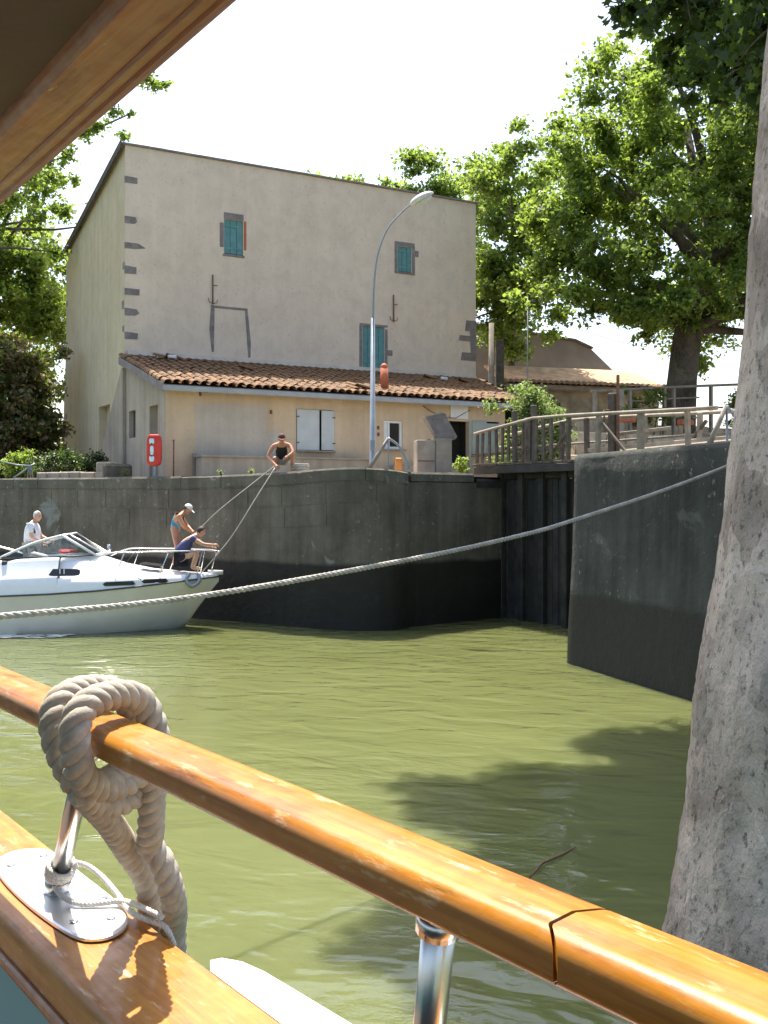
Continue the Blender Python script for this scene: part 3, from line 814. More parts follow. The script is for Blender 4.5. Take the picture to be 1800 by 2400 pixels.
# lean-to roof
EB, EZ, RZ = -.42, 2.56, 3.84
slope = math.atan2(RZ - EZ, B0 - EB)
mb = MB()
mb.slab([(-.18, B0 - .002, RZ - .05), (-.18, EB + .06, EZ - .05), (LA1 + .35, EB + .06, EZ - .05), (A1, B0 - .002, RZ - .05)], (0, 0, .045))
lr = mb.build('lean_to_roof', M_iron, house)
MB().box((LA1 / 2 + .08, EB + .03, EZ - .10), (LA1 + .56, .07, .16), bev=.02).build('gutter', M_gutter, lr)
mb = MB(); mb.slab([(-.21, EB + .02, EZ - .20), (-.21, B0 - .01, RZ - .24), (-.21, B0 - .01, RZ + .0), (-.21, EB + .02, EZ + .02)], (.05, 0, 0)); mb.build('bargeboard', M_quoin, lr)
def edge_x(y): return A1 + (LA1 + .35 - A1) * (B0 - y) / (B0 - EB)
field = MB(); rows = 13; run = (B0 - EB) / math.cos(slope); pit = .262
step = run / rows; cnt = 0
pan = []
for r in range(rows):
    y1 = EB + (r + 1) * step * math.cos(slope) + .03
    z1 = EZ + (r + 1) * step * math.sin(slope)
    ncol = int((edge_x(y1) + .16) / pit)
    for c in range(ncol + 1):
        x = -.10 + c * pit + rnd.uniform(-.012, .012)
        if r < 5:
            o = link('tile', tile_me[(r + c * 2 + rnd.randint(0, 1)) % 3], lr, (x, y1, z1 + .045 + rnd.uniform(-.008, .014)))
            o.rotation_euler = (slope + rnd.uniform(-.02, .02), rnd.uniform(-.05, .05), rnd.uniform(-.05, .05))
            cnt += 1
        else:
            m = MB(); barrel(m, .44, .102, .122, 4)
            Mx = Matrix.Translation((x, y1, z1 + .045 + rnd.uniform(-.008, .012))) @ Matrix.Rotation(slope, 4, 'X') @ Matrix.Rotation(rnd.uniform(-.04, .04), 4, 'Z')
            field.add([Mx @ Vector(p) for p in m.v], m.f)
o = field.build('tile_field', M_tile, lr); o['kind'] = 'stuff'
# channel (under) tiles between the covers, one sheet per column would be hidden: one trough sheet
mb = MB()
for c in range(int((LA1 + .5) / pit)):
    x = -.10 + (c + .5) * pit
    V = []
    for (y, z) in ((EB - .03, EZ - .0), (min(B0, B0), RZ)):
        for k in range(4):
            a = PI * k / 3; V.append((x - math.cos(a) * .085, y, z + .075 - math.sin(a) * .06))
    mb.add(V, [(0, 1, 5, 4), (1, 2, 6, 5), (2, 3, 7, 6)])
o = mb.build('channel_tiles', M_tile, lr); o['kind'] = 'stuff'
# mortar fillet, stray tiles and the clay vent on the lean-to roof
def roofz(y): return EZ + (y - EB) * math.tan(slope)
MB().box((A1 / 2, B0 - .06, RZ + .10), (A1 - .1, .14, .16), rx=-.5).build('mortar_fillet', M_patch, lr)
for (x, y, a) in ((5.70, .25, .3), (5.95, .05, 1.2), (10.2, 3.2, 1.4), (11.4, 2.8, 1.5), (3.1, 2.6, 1.3), (1.2, 3.9, 1.5), (.75, 3.7, .8)):
    o = link('loose_tile', tile_me[0], lr, (x, y, roofz(y) + .18)); o.rotation_euler = (slope, .1, a)
for (x, y) in ((.95, 3.6), (1.35, 3.75), (10.9, 3.0)):
    MB().box((x, y, roofz(y) + .17), (.28, .12, .10), rz=.3, bev=.02).build('mortar_lump', M_white, lr)
vt = MB(); vt.tube([(7.05, .35, roofz(.35) + .0), (7.05, .40, roofz(.35) + .75)], [.13, .12], 10); vt.ball((7.05, .40, roofz(.35) + .75), (.125, .125, .14), 10, 6)
vt.build('vent_pipe', M_terra, lr)
# ------------------------------------------------------------------ things on the quay
lp = thing('street_lamp', 'tall galvanised street lamp with a thin curved arm beside the lean-to', 'street lamp', (-.28, 24.9, 3.57))
MB().tube([(0, 0, 0), (0, 0, .35), (0, 0, .36), (.01, 0, 3.85)], [.085, .08, .072, .05], 12).build('post', M_zinc, lp)
arm = [tuple(p) for p in spline([(.01, 0, 3.8), (.035, 0, 4.6), (.12, 0, 5.35), (.36, 0, 6.0), (.72, 0, 6.42), (1.0, 0, 6.66)], 6)]
MB().tube(arm, [.028 - .012 * i / len(arm) for i in range(len(arm))], 8).build('arm', M_zinc, lp)
MB().box((0, -.08, .75), (.11, .03, .28), bev=.01).build('access_hatch', M_zinc, lp)
Mh = Matrix.Rotation(math.radians(-28), 3, 'Y')
def hw(p, q): return Vector((q.x, q.y * (1 - .25 * p.x), q.z if p.z > 0 else q.z * .35))
MB().ball((1.20, 0, 6.74), (.33, .14, .13), 16, 10, M=Mh, warp=hw).build('lamp_head', M_lampw, lp)
MB().ball((1.24, 0, 6.70), (.23, .105, .065), 14, 8, M=Mh).build('lens', M_glass if False else M_shut, lp)

# red lifebuoy cabinet on its post
lb = thing('lifebuoy_box', 'red plastic lifebuoy cabinet with pale blue stickers on a post', 'lifebuoy box', (-6.08, 27.1, 3.57), .12)
MB().box((0, .05, .12), (.09, .07, .55)).build('post', M_zinc, lb)
mb = MB()
prof = []
for k in range(24):
    a = 2 * PI * k / 24
    ca, sa = math.cos(a), math.sin(a)
    e = .45
    prof.append((math.copysign(abs(ca) ** e, ca) * .20, math.copysign(abs(sa) ** e, sa) * .42))
V = []; F = []
rings = [(1.0, .06), (1.0, -.02), (.95, -.055), (.82, -.075)]
for (s, y) in rings: V += [(p[0] * s, y, .74 + p[1] * (1 - (1 - s) * .55)) for p in prof]
for j in range(3):
    for k in range(24): F.append((j * 24 + k, j * 24 + (k + 1) % 24, (j + 1) * 24 + (k + 1) % 24, (j + 1) * 24 + k))
F.append([k for k in range(24)][::-1]); F.append([72 + k for k in range(24)])
mb.add(V, F, smooth=False); bd = mb.build('cabinet', M_red, lb)
for (x, z, w, h) in ((-.06, .97, .13, .15), (-.055, .73, .09, .24), (-.06, .51, .13, .15)):
    mb = MB(); mb.slab([(x + math.copysign(abs(math.cos(a)) ** .6, math.cos(a)) * w / 2, -.079, z + math.copysign(abs(math.sin(a)) ** .6, math.sin(a)) * h / 2) for a in [2 * PI * k / 16 for k in range(16)]], (0, .006, 0)); mb.build('sticker', M_ltblue, bd)
for (x, z) in ((-.06, .90), (-.06, .585)): MB().box((x, -.081, z), (.05, .006, .045), bev=.002).build('sticker_mark', M_rub, bd)

# paddle-gear plinth with its tilted cover
pg = thing('paddle_gear_block', 'concrete paddle gear plinth carrying a tilted metal housing', 'lock gear', (1.22, 26.0, 3.57), .12)
MB().box((-.20, 0, .45), (.46, .62, .96), bev=.015).build('plinth', M_conc, pg)
MB().box((.25, .02, .47), (.42, .60, 1.0), bev=.015).build('plinth', M_conc, pg)
MB().box((-.20, -.315, .40), (.44, .012, .02)).build('joint', M_iron, pg)
mb = MB(); mb.slab([(-.22, -.26, 1.52), (.20, -.26, 1.62), (.30, -.26, 1.56), (.60, -.26, 1.02), (.56, -.26, .96), (.16, -.26, .96), (.10, -.26, .98)], (0, .5, 0)); h = mb.build('housing', M_quoin, pg)
mb = MB(); mb.slab([(-.25, -.28, 1.53), (.20, -.28, 1.635), (.32, -.28, 1.58), (.20, -.28, 1.60), (-.22, -.28, 1.50)], (0, .54, 0)); mb.build('lid', M_conc, h)
MB().tube([(-.1, -.2, .93), (-.1, .2, .93)], .03, 8).build('pin', M_iron, pg)
tag(MB().box((.36, 25.35, 3.80), (.17, .16, .47), bev=.02).build('orange_box', M_orange), 'small orange box standing against the paddle gear plinth', 'box')

# ladder hoops
def hoop(loc, rz, label, w=.44, h=.72):
    t = thing('ladder_hoop', label, 'ladder rail', loc, rz, 'ladder hoops on the lock walls')
    MB().tube([(-w, 0, 0), (-w * .55, 0, h * .45), (0, .02, h)], [.05, .045, .035], 8).build('slanted_rail', M_palewood, t)
    MB().tube([tuple(p) for p in spline([(0, .02, h), (w * .55, .05, h * .75), (w * .95, .1, h * .3), (w * 1.1, .12, 0)], 5)], .028, 8).build('curved_rail', M_zinc, t)
    MB().tube([(0, 0, h), (0, -.02, 0), (.0, -.05, -.3)], .018, 6).build('upright', M_zinc, t)
    return t
hoop((.10, 24.10, 3.73), 0, 'pointed metal ladder hoop on the rounded quay nose')
hoop((5.32, 15.9, 3.83), .15, 'pointed metal ladder hoop on the grey green wing wall', .30, .62)
# bent handrail on the far end of the quay
hr = thing('ladder_hoop', 'thin bent ladder handrail on the quay by the hedge end', 'ladder rail', (-10.45, 30.2, 3.62), 0, 'ladder hoops on the lock walls')
for pts in ([(-.9, 0, .52), (-.35, 0, .40), (.02, 0, .38), (.16, 0, .44)], [(-.5, .05, .02), (-.2, .03, .22), (.02, 0, .38)]):
    MB().tube(pts, .022, 6).build('rail', M_zinc, hr)
for x in (-.06, .02, .10): MB().tube([(x, 0, .0), (x * .5, 0, .38)], .014, 6).build('upright', M_zinc, hr)
# stones and low wall at the foot of the gable
tag(MB().box((-7.45, 28.6, 3.68), (.75, .5, .62), rz=.4, bev=.06).build('stone_block', M_quay), 'squat dark stone block beside the lifebuoy cabinet', 'stone')
lw = thing('garden_wall', 'low stone edging wall in front of the dark hedge', 'low wall', (-9.0, 29.6, 3.57), -.25)
r_ = random.Random(3)
x = -1.1
while x < 1.3:
    w = r_.uniform(.3, .5); MB().box((x + w / 2, 0, .09), (w - .012, .3, .26 + r_.uniform(-.03, .04)), rz=r_.uniform(-.05, .05), bev=.03).build('stone', M_conc, lw); x += w
MB().box((1.05, .05, .30), (.5, .34, .42), bev=.04).build('stone', M_conc, lw)
tag(MB().tube([(-5.55, 27.0, 3.5), (-5.55, 27.02, 4.55)], .022, 6).ball((-5.55, 27.02, 4.56), (.03, .03, .03), 8, 5).build('thin_post', M_iron), 'thin dark iron post between lifebuoy cabinet and lean-to corner', 'post')
# pale coil of line beside the crouching man
mb = MB()
for k in range(5):
    rr = .20 + .012 * (k % 2); z = 3.715 + .035 * k
    mb.tube([(-2.05 + math.cos(2 * PI * q / 18) * rr, 24.95 + math.sin(2 * PI * q / 18) * rr * .8, z) for q in range(19)], .022, 6)
tag(mb.build('rope_coil', M_ropef), 'coiled pale line lying on the quay edge beside the crouching man', 'rope')

# ------------------------------------------------------------------ upper bank behind the gate: terraces, railings, sheds
ub = [(6.2, 33.2), (16.5, 39.3), (36.0, 50.6), (420, 274), (420, 690), (3.8, 690), (3.8, 39.5), (5.2, 35.2)]
mb = MB(); mb.prism(ub, 3.3, 5.55); tag(mb.build('upper_ground', M_ground), kind='structure')
ter = thing('terrace_steps', 'ochre stone terrace steps rising behind the footbridge', 'steps', (5.2, 29.4, 3.5), math.atan2(.5, .86))
rnd = random.Random(12)
for lv_ in range(5):
    x = .3 + .12 * lv_
    while x < 11.0:
        w = rnd.uniform(.8, 1.7)
        MB().box((x + w / 2, .35 + .62 * lv_, .22 + .40 * lv_ ), (w - .02, .62, .44 + rnd.uniform(-.05, .05)), bev=.03).build('stone', M_terrace, ter); x += w
ur = thing('upper_railing', 'pale concrete railing climbing along the terrace top under the big plane tree', 'railing', (6.6, 32.6, 5.4), math.atan2(.53, .85))
for (x0, z0, x1, z1, r) in ((.0, 1.05, 9.0, 1.85, .05), (1.6, .55, 8.5, .95, .035), (.5, .30, 5.0, .42, .035), (1.6, .80, 5.0, 1.12, .03)):
    MB().tube([(x0, 0, z0), ((x0 + x1) / 2, 0, (z0 + z1) / 2 + .02), (x1, 0, z1)], r, 6).build('rail', M_palewood, ur)
for x in (.15, 1.05, 1.7, 3.3, 3.75, 5.6, 7.4, 8.8):
    h = 1.05 + .8 * x / 9; MB().box((x, 0, h / 2 - .12), (.10, .10, h + .2)).build('post', M_palewood, ur)
MB().box((1.05, -.06, .40), (.36, .3, 1.5)).build('pier', M_conc, ur)
for i, (x, y, z, lab) in enumerate(((7.45, 31.35, 5.36, 'red flower trough on the terrace beside the concrete pier'), (9.6, 32.6, 5.36, 'red flower trough on the terrace toward the ladder hoop'))):
    t = thing('flower_trough', lab, 'flower box', (x, y, z), .5, 'red flower troughs')
    MB().box((0, 0, .10), (.55, .22, .18), bev=.02).build('trough', M_terra, t)
    mb = MB(); r_ = random.Random(40 + i)
    for k in range(120):
        p = Vector((r_.uniform(-.27, .27), r_.uniform(-.13, .13), .2 + r_.random() ** 1.5 * .28)); s = r_.uniform(.03, .06)
        a = Vector((r_.gauss(0, 1), r_.gauss(0, 1), r_.gauss(0, 1))).normalized(); b_ = a.orthogonal().normalized()
        mb.add([p - a * s, p - b_ * s * .6, p + a * s, p + b_ * s * .6], [(0, 1, 2, 3)])
    mb.build('plants', M_leafA, t)
sh = thing('tiled_shed', 'low ochre shed with a sun bleached tile roof behind the terraces', 'shed', (4.9, 38.6, 5.5), .30)
MB().box((3.0, 1.2, .9), (6.4, 2.4, 1.9)).build('wall', M_terrace, sh)
mb = MB(); mb.slab([(-.5, -.45, 1.72), (6.6, -.45, 1.72), (6.2, 2.2, 2.75), (-.3, 2.2, 2.75)], (0, 0, .10)); rf = mb.build('roof', M_tilefar, sh)
for k in range(30):
    o = link('tile', tile_me[k % 3], rf, (-.4 + k * .235, -.05, 1.98)); o.rotation_euler = (.37, 0, 0); o.scale = (1.05, 1.15, 1)
MB().box((3.05, -.47, 1.70), (7.1, .06, .12)).build('fascia', M_palewood, sh)
fw = thing('grey_building', 'plain grey building end with a sloping top beyond the tiled shed', 'building', (4.4, 46.5, 5.5), .12)
mb = MB(); mb.slab([(-.8, 0, -.2), (6.6, 0, -.2), (6.6, 0, 3.1), (5.2, 0, 4.4), (4.4, 0, 4.75), (.2, 0, 5.35), (-.8, 0, 5.4)], (0, 5, 0)); mb.build('wall', M_farwall, fw)
mb = MB(); mb.slab([(5.2, -.12, 4.42), (4.4, -.12, 4.77), (.2, -.12, 5.37), (-.8, -.12, 5.42), (-.8, -.12, 5.5), (.2, -.12, 5.46), (4.4, -.12, 4.87), (5.25, -.12, 4.50)], (0, 5.2, 0)); mb.build('coping', M_oldwood, fw)
MB().tube([(4.02, 38.3, 3.5), (4.02, 38.3, 9.6)], [.13, .10], 10).build('timber_post', M_palewood)
tag(bpy.data.objects['timber_post'], 'pale round post standing behind the right corner of the house', 'post')
tag(MB().box((4.35, 38.5, 6.1), (.30, .30, 5.8), bev=.03).build('brown_pillar', M_terra if False else M_oldwood), 'square brown timber pillar next to the pale round post', 'post')
ms = thing('thin_mast', 'thin metal mast rising above the tiled shed', 'mast', (5.36, 38.2, 3.5))
MB().tube([(0, 0, 0), (0, 0, 7.1)], [.035, .02], 6).build('pole', M_zinc, ms)
MB().tube([(-.12, 0, 6.9), (.25, 0, 6.95)], .012, 5).build('bracket', M_zinc, ms)
for i, (z0, z1) in enumerate(((10.45, 10.1), (9.95, 9.75))):
    tag(MB().tube([tuple(p) for p in spline([(5.36, 38.2, z0), (12, 44, z0 - .5), (22, 52, z1 + 1)], 6)], .012, 4).build('overhead_wire', M_rub), ('upper' if i == 0 else 'lower') + ' thin overhead wire running from the thin mast', 'wire', 'overhead wires')
tag(MB().tube([(13.6, 37.5, 5.4), (13.62, 37.5, 11.4)], [.10, .08], 8).build('utility_pole', M_zinc), 'grey utility pole between the big plane trunk and leaning near trunk', 'pole')
# pale boulder by the gate end
mb = MB(); r_ = random.Random(8)
mb.ball((5.05, 20.9, 3.82), (.36, .22, .17), 12, 8, warp=lambda p, q: q * (1 + .12 * math.sin(5 * p.x + 3 * p.y) + .08 * math.cos(7 * p.z + 2 * p.x)))
tag(mb.build('pale_boulder', M_palewood), 'pale rounded boulder on the wing wall top beside the footbridge', 'stone')

# ------------------------------------------------------------------ mooring hawser across the picture
hc = [(-.15, 2.28), (0, 2.27), (.146, 2.29), (.38, 2.475), (.534, 2.646), (.622, 2.785), (.80, 3.10), (.985, 3.475), (1.03, 3.62), (1.045, 3.95)]
hp = [tuple(p) for p in spline([(-2.4 + 7.35 * t, 6.4 + 8.15 * t, z) for t, z in hc], 12)]
hw_ = thing('mooring_hawser', 'long sagging pale hawser stretched across the basin to the wing wall', 'rope', hp[0])
mb = MB(); laid_rope(mb, [Vector(p) for p in hp], .0235, .17, seg=7, step=.03)
o = mb.build('rope', M_ropef, hw_); o.location = -hw_.location
mb = MB(); mb.lathe([(.14, 0), (.11, .05), (.10, .28), (.15, .33), (.15, .38), (.05, .42)], (5.33, 14.98, 3.80), 14)
tag(mb.build('bollard', M_iron), 'rusty iron bollard on the wing wall holding the hawser', 'bollard')
tag(MB().tube([(1.12, 8.05, .0), (1.30, 8.4, .02), (1.50, 8.62, .012), (1.66, 8.85, -.002)], [.006, .011, .010, .005], 6).build('floating_stick', M_iron), 'thin dark stick floating on the green water', 'stick')
# ------------------------------------------------------------------ the motor cruiser (local x forward, bow tip at x = 0, z = 0 waterline)
bt = thing('motor_cruiser', 'white motor cruiser with raked windscreen and bow rail below the quay wall', 'motor boat', (-3.88, 24.05, 0), .055)
def interp(tab, s):
    for (a, *va), (b, *vb) in zip(tab, tab[1:]):
        if s <= b:
            t = (s - a) / (b - a); t = max(0, min(1, t)); return [x + (y - x) * t for x, y in zip(va, vb)]
    return list(tab[-1][1:])
# s: half beam at sheer, sheer z, chine half beam, chine z, keel z
HT = [(0, .02, 1.20, .01, 1.12, 1.08), (.25, .30, 1.185, .04, .84, .78), (.5, .50, 1.165, .10, .55, .44), (.8, .68, 1.14, .22, .26, .0), (1.2, .86, 1.10, .45, .14, -.22),
      (1.8, 1.02, 1.04, .75, .06, -.32), (2.6, 1.15, .97, .97, .0, -.36), (3.6, 1.23, .91, 1.07, -.04, -.38), (5, 1.26, .86, 1.12, -.05, -.38), (6.9, 1.22, .82, 1.10, -.05, -.36)]
ss = [0, .12, .25, .5, .8, 1.2, 1.5, 1.8, 2.2, 2.6, 3.1, 3.6, 4.3, 5, 6, 6.9]
rings = []
for s in ss:
    b, zs, cb, cz, kz = interp(HT, s)
    half = [(0, kz), (cb * .55, kz + (cz - kz) * .5), (cb, cz), (cb + (b - cb) * .45, cz + (zs - cz) * .42), (cb + (b - cb) * .86, cz + (zs - cz) * .8), (b, zs)]
    rings.append([(-s, -y, z) for y, z in half[::-1]] + [(-s, y, z) for y, z in half[1:]])
def loft(mb, rings, close0=False, close1=False, smooth=True, mat=0):
    n = len(rings[0]); V = [p for r in rings for p in r]; F = []
    for i in range(len(rings) - 1):
        for k in range(n - 1): F.append((i * n + k, i * n + k + 1, (i + 1) * n + k + 1, (i + 1) * n + k))
    if close1: F.append([(len(rings) - 1) * n + k for k in range(n)])
    mb.add(V, F, mat, smooth)
mb = MB(); loft(mb, rings, close1=True); mb.build('hull', M_hull, bt)
# rub strip along both sheers
for sg in (-1, 1):
    pts = [(-s, sg * (interp(HT, s)[0] + .012), interp(HT, s)[1]) for s in ss]
    MB().tube(pts, .022, 6).build('rub_rail', M_rub, bt)
# deck moulding: sheer -> deck edge -> trunk side -> trunk top
DT = [(0, .05, .06), (.5, .09, .12), (1.0, .14, .21), (1.6, .20, .32), (2.2, .24, .50), (2.75, .28, .74), (3.1, .30, .82), (3.7, .33, .86)]   # s: deck rise above sheer, crown rise
tr = []
for s in [0, .12, .25, .5, .8, 1.0, 1.3, 1.6, 1.9, 2.2, 2.5, 2.75, 3.1, 3.45]:
    b, zs, *_ = interp(HT, s); dr, cr = interp(DT, s)
    f = max(0, min(1, (s - .5) / 1.2))
    half = [(b, zs + .004), (b - .03 * min(1, b), zs + dr * .55), (max(0, b - .07 * min(1, b * 2)), zs + dr), (max(0, b * (1 - .16 - .02 * f)), zs + dr + (.015)),
            (b * (.80 - .10 * f), zs + dr + (cr - dr) * (.25 + .45 * f)), (b * (.62 - .08 * f), zs + dr + (cr - dr) * (.55 + .35 * f)), (b * .3, zs + cr * .985), (0, zs + cr)]
    tr.append([(-s, -y, z) for y, z in half] + [(-s, y, z) for y, z in half[::-1][1:]])
mb = MB(); loft(mb, tr, smooth=True); n = len(tr[0]); mb.build('foredeck', M_gel, bt)
# cockpit coaming: outer topsides aft, inner liner, sole
CT = [(3.45, 1.70), (3.8, 1.70), (4.4, 1.66), (5.2, 1.50), (6.0, 1.36), (6.9, 1.30)]
for sg in (-1, 1):
    o_, = [[]]
    for s in (3.44, 3.8, 4.4, 5.2, 6.0, 6.9):
        b, zs, *_ = interp(HT, s); zc = interp(CT, s)[0]
        prof = [(b, zs + .004), (b - .03, zs + .18), (b - .05, zs + .33), (b - .10, zs + .36), (b - .20, zc - .06), (b - .25, zc), (b - .36, zc), (b - .38, zc - .04), (b - .40, .62)]
        o_.append([(-s, sg * y, z) for y, z in prof])
    mb = MB(); loft(mb, o_ if sg > 0 else [r[::-1] for r in o_]); mb.build('coaming', M_gel, bt)
MB().box((-5.1, 0, .62), (3.4, 1.9, .05)).build('cockpit_sole', M_vinyl, bt)
MB().box((-6.86, 0, 1.02), (.10, 2.1, .75), bev=.03).build('transom', M_gel, bt)
mb = MB(); mb.box((-3.50, 0, 1.15), (.06, 1.75, 1.1)); mb.build('cabin_bulkhead', M_gel, bt)
MB().box((-3.82, -.45, 1.55), (.5, .62, .22), ry=.3, bev=.04).build('helm_console', M_gel, bt)
MB().tube([(-4.10 + math.cos(a) * .06, -.45 + math.sin(a) * .17, 1.62 + math.cos(a) * .15) for a in [2 * PI * k / 16 for k in range(17)]], .014, 6).build('steering_wheel', M_rub, bt)
for y in (-.45, .5):
    st = MB().box((-4.95, y, 1.02), (.5, .5, .14), bev=.05).build('seat', M_vinyl, bt)
    MB().box((-5.2, y, 1.30), (.12, .5, .5), ry=-.15, bev=.05).build('seat_back', M_vinyl, st)
    MB().box((-4.95, y, .8), (.2, .2, .34)).build('seat_pedestal', M_white, st)
MB().box((-3.55, .3, 1.78), (.42, .6, .08), rz=.3, bev=.03).build('cushion', M_red, bt)
MB().box((-3.95, -.72, 1.74), (.35, .24, .10), ry=.25, bev=.03).build('cushion', M_vinyl, bt)
# cabin side windows and hull ports (starboard and port)
for sg in (-1, 1):
    for (s0, s1, z0, z1, yoff) in ((2.95, 3.66, 1.30, 1.46, 0),):
        pts = []
        for k in range(20):
            a = 2 * PI * k / 20; ca, sa = math.cos(a), math.sin(a)
            pts.append(((s0 + s1) / 2 + math.copysign(abs(ca) ** .35, ca) * (s1 - s0) / 2, (z0 + z1) / 2 + math.copysign(abs(sa) ** .5, sa) * (z1 - z0) / 2))
        mb = MB(); mb.slab([(-s, sg * (1.075 - .30 * (z - 1.38)), z) for s, z in pts], (0, sg * .02, 0)); w = mb.build('cabin_window', M_smoke, bt)
        for s in (3.30, 3.39): MB().box((-s, sg * 1.098, 1.38), (.022, .012, .15)).build('mullion', M_gel, w)
    for (s0, s1) in ((1.05, 1.62), (1.75, 2.45)):
        pts = [(s0, -.06), (s0 + .05, .035), (s1 - .06, .055), (s1, .0), (s1 - .05, -.06), (s0 + .06, -.08)]
        V3 = []
        for s, dz in pts:
            b, zs, *_ = interp(HT, s); dr, cr = interp(DT, s); V3.append((-s, sg * (b - .018), zs + dr * .52 + dz * .8))
        mb = MB(); mb.slab(V3, (0, sg * .016, 0)); mb.build('hull_port', M_smoke, bt)
# windscreen
fr_ = thing  # (frame pieces are parts of the boat)
FB = [(-2.72, -.62, 1.74), (-2.72, .62, 1.74)]; FT = [(-3.45, -.66, 2.19), (-3.45, .66, 2.19)]
ws = MB().tube([FB[0], FT[0], FT[1], FB[1], FB[0]], .032, 8).build('windscreen', M_gel, bt)
mb = MB(); mb.slab([FB[0], FB[1], FT[1], FT[0]], (.01, 0, .012)); mb.build('glass', M_glass, ws)
MB().tube([(-2.72, 0, 1.76), (-3.45, 0, 2.2)], .018, 6).build('mullion', M_gel, ws)
for sg in (-1, 1):
    t0 = (-3.45, sg * .66, 2.19); mid = (-4.05, sg * .80, 2.02); aft = (-4.75, sg * .95, 1.70)
    MB().tube([tuple(p) for p in spline([t0, mid, aft], 6)], .028, 8).build('frame', M_gel, ws)
    base = [(-2.72, sg * .62, 1.74), (-3.2, sg * .82, 1.72), (-4.0, sg * .92, 1.70), aft]
    mb = MB(); mb.slab([t0, mid, aft, base[2], base[1], base[0]], (0, sg * .006, 0)); mb.build('glass', M_glass, ws)
    MB().tube(base, .022, 6).build('frame', M_rub, ws)
    MB().tube([tuple(p) for p in spline([aft, (-5.6, sg * .98, 1.92), (-6.4, sg * .98, 2.0)], 5)], .022, 6).build('aft_rail', M_steel, bt)
    MB().tube([(-5.6, sg * .98, 1.92), (-5.75, sg * 1.0, 1.40)], .016, 6).build('rail_post', M_steel, bt)
MB().box((-4.62, -1.03, 1.56), (.13, .05, .16), bev=.02).build('side_vent', M_rub, bt)
# bow rail
for sg in (-1, 1):
    def rp(s, h): b, zs, *_ = interp(HT, s); dr, cr = interp(DT, s); return (-s, sg * max(.05, b - .10), zs + dr + h)
    top = [rp(2.75, .38)] + [rp(s, .56) for s in (2.3, 1.7, 1.1, .6, .25)] + [(-.02, sg * .06, 1.78)]
    MB().tube([tuple(p) for p in spline(top, 4)], .017, 8).build('bow_rail', M_steel, bt)
    for (s, ds) in ((2.0, .22), (1.05, .22), (.35, .12)):
        MB().tube([rp(s + ds, .0), rp(s, .56)], .014, 6).build('stanchion', M_steel, bt)
MB().tube([(-.02, -.06, 1.78), (.03, 0, 1.78), (-.02, .06, 1.78)], .017, 6).build('pulpit_bow', M_steel, bt)
MB().tube([(-.18, 0, 1.30), (-.05, 0, 1.78)], .014, 6).build('pulpit_post', M_steel, bt)
MB().tube([(-.25, -.02, 1.30), (.10, -.02, 1.29)], .055, 10).build('anchor_roller', M_vinyl, bt)
mb = MB(); mb.tube([tuple(p) for p in spline([(-.62, -.50, 1.30), (-.68, -.60, 1.16), (-.55, -.60, 1.02), (-.40, -.50, 1.12), (-.42, -.42, 1.29)], 5)], .045, 8); mb.build('bow_fender', M_zinc, bt)
MB().box((-1.5, -.3, 1.50), (.5, .45, .05), ry=.12, bev=.02).build('deck_hatch', M_smoke, bt)
MB().tube([(-2.7, .8, 1.72), (-2.72, .8, 1.92)], .045, 8).build('searchlight', M_steel, bt)
MB().tube([rp(1.62, .0), (-1.62, -1.0, 1.2), (-2.05, -1.07, 1.45), (-1.75, -.95, 1.85)][1:], .009, 5).build('fender_line', M_rub, bt)
# bow foam
mb = MB(); r_ = random.Random(5)
for k in range(46):
    x = -8.9 + r_.random() ** 1.5 * 2.0; y = 22.45 + r_.uniform(-.35, .22); w = r_.uniform(.06, .30); d = w * r_.uniform(.25, .5)
    V = [(x + math.cos(a) * w * r_.uniform(.6, 1.1), y + math.sin(a) * d * r_.uniform(.6, 1.1), .012 + .003 * (k % 5)) for a in [2 * PI * q / 9 for q in range(9)]]
    mb.add(V, [list(range(9))])
tag(mb.build('wake_foam', M_foam), 'thin white foam along the cruiser waterline', kind='stuff')
# ------------------------------------------------------------------ people (local x forward, y left, z up)
def skin_mesh(J, E, R, root, sub=2):
    names = list(J); idx = {n: i for i, n in enumerate(names)}
    me = bpy.data.meshes.new('tmp'); me.from_pydata([J[n] for n in names], [(idx[a], idx[b]) for a, b in E], [])
    o = bpy.data.objects.new('tmp', me); col.objects.link(o)
    sk = o.modifiers.new('s', 'SKIN'); sk.use_smooth_shade = True
    if not me.skin_vertices: pass
    lay = me.skin_vertices[0].data
    for n in names:
        r = R[n]; lay[idx[n]].radius = (r, r) if not isinstance(r, tuple) else r
        lay[idx[n]].use_root = (n == root)
    ss_ = o.modifiers.new('u', 'SUBSURF'); ss_.levels = sub; ss_.render_levels = sub
    dg = bpy.context.evaluated_depsgraph_get(); dg.update()
    m2 = bpy.data.meshes.new_from_object(o.evaluated_get(dg))
    V = [tuple(v.co) for v in m2.vertices]; F = [list(p.vertices) for p in m2.polygons]
    bpy.data.objects.remove(o); bpy.data.meshes.remove(me); bpy.data.meshes.remove(m2)
    return V, F
BR = dict(pelvis=.115, spine=.11, chest=.13, neck=.055, skull=.05, shL=.062, elL=.045, wrL=.028, shR=.062, elR=.045, wrR=.028,
          hipL=.085, knL=.058, anL=.038, toL=.030, hipR=.085, knR=.058, anR=.038, toR=.030)
BE = [('pelvis', 'spine'), ('spine', 'chest'), ('chest', 'neck'), ('neck', 'skull'), ('chest', 'shL'), ('shL', 'elL'), ('elL', 'wrL'), ('chest', 'shR'), ('shR', 'elR'), ('elR', 'wrR'),
      ('pelvis', 'hipL'), ('hipL', 'knL'), ('knL', 'anL'), ('anL', 'toL'), ('pelvis', 'hipR'), ('hipR', 'knR'), ('knR', 'anR'), ('anR', 'toR')]
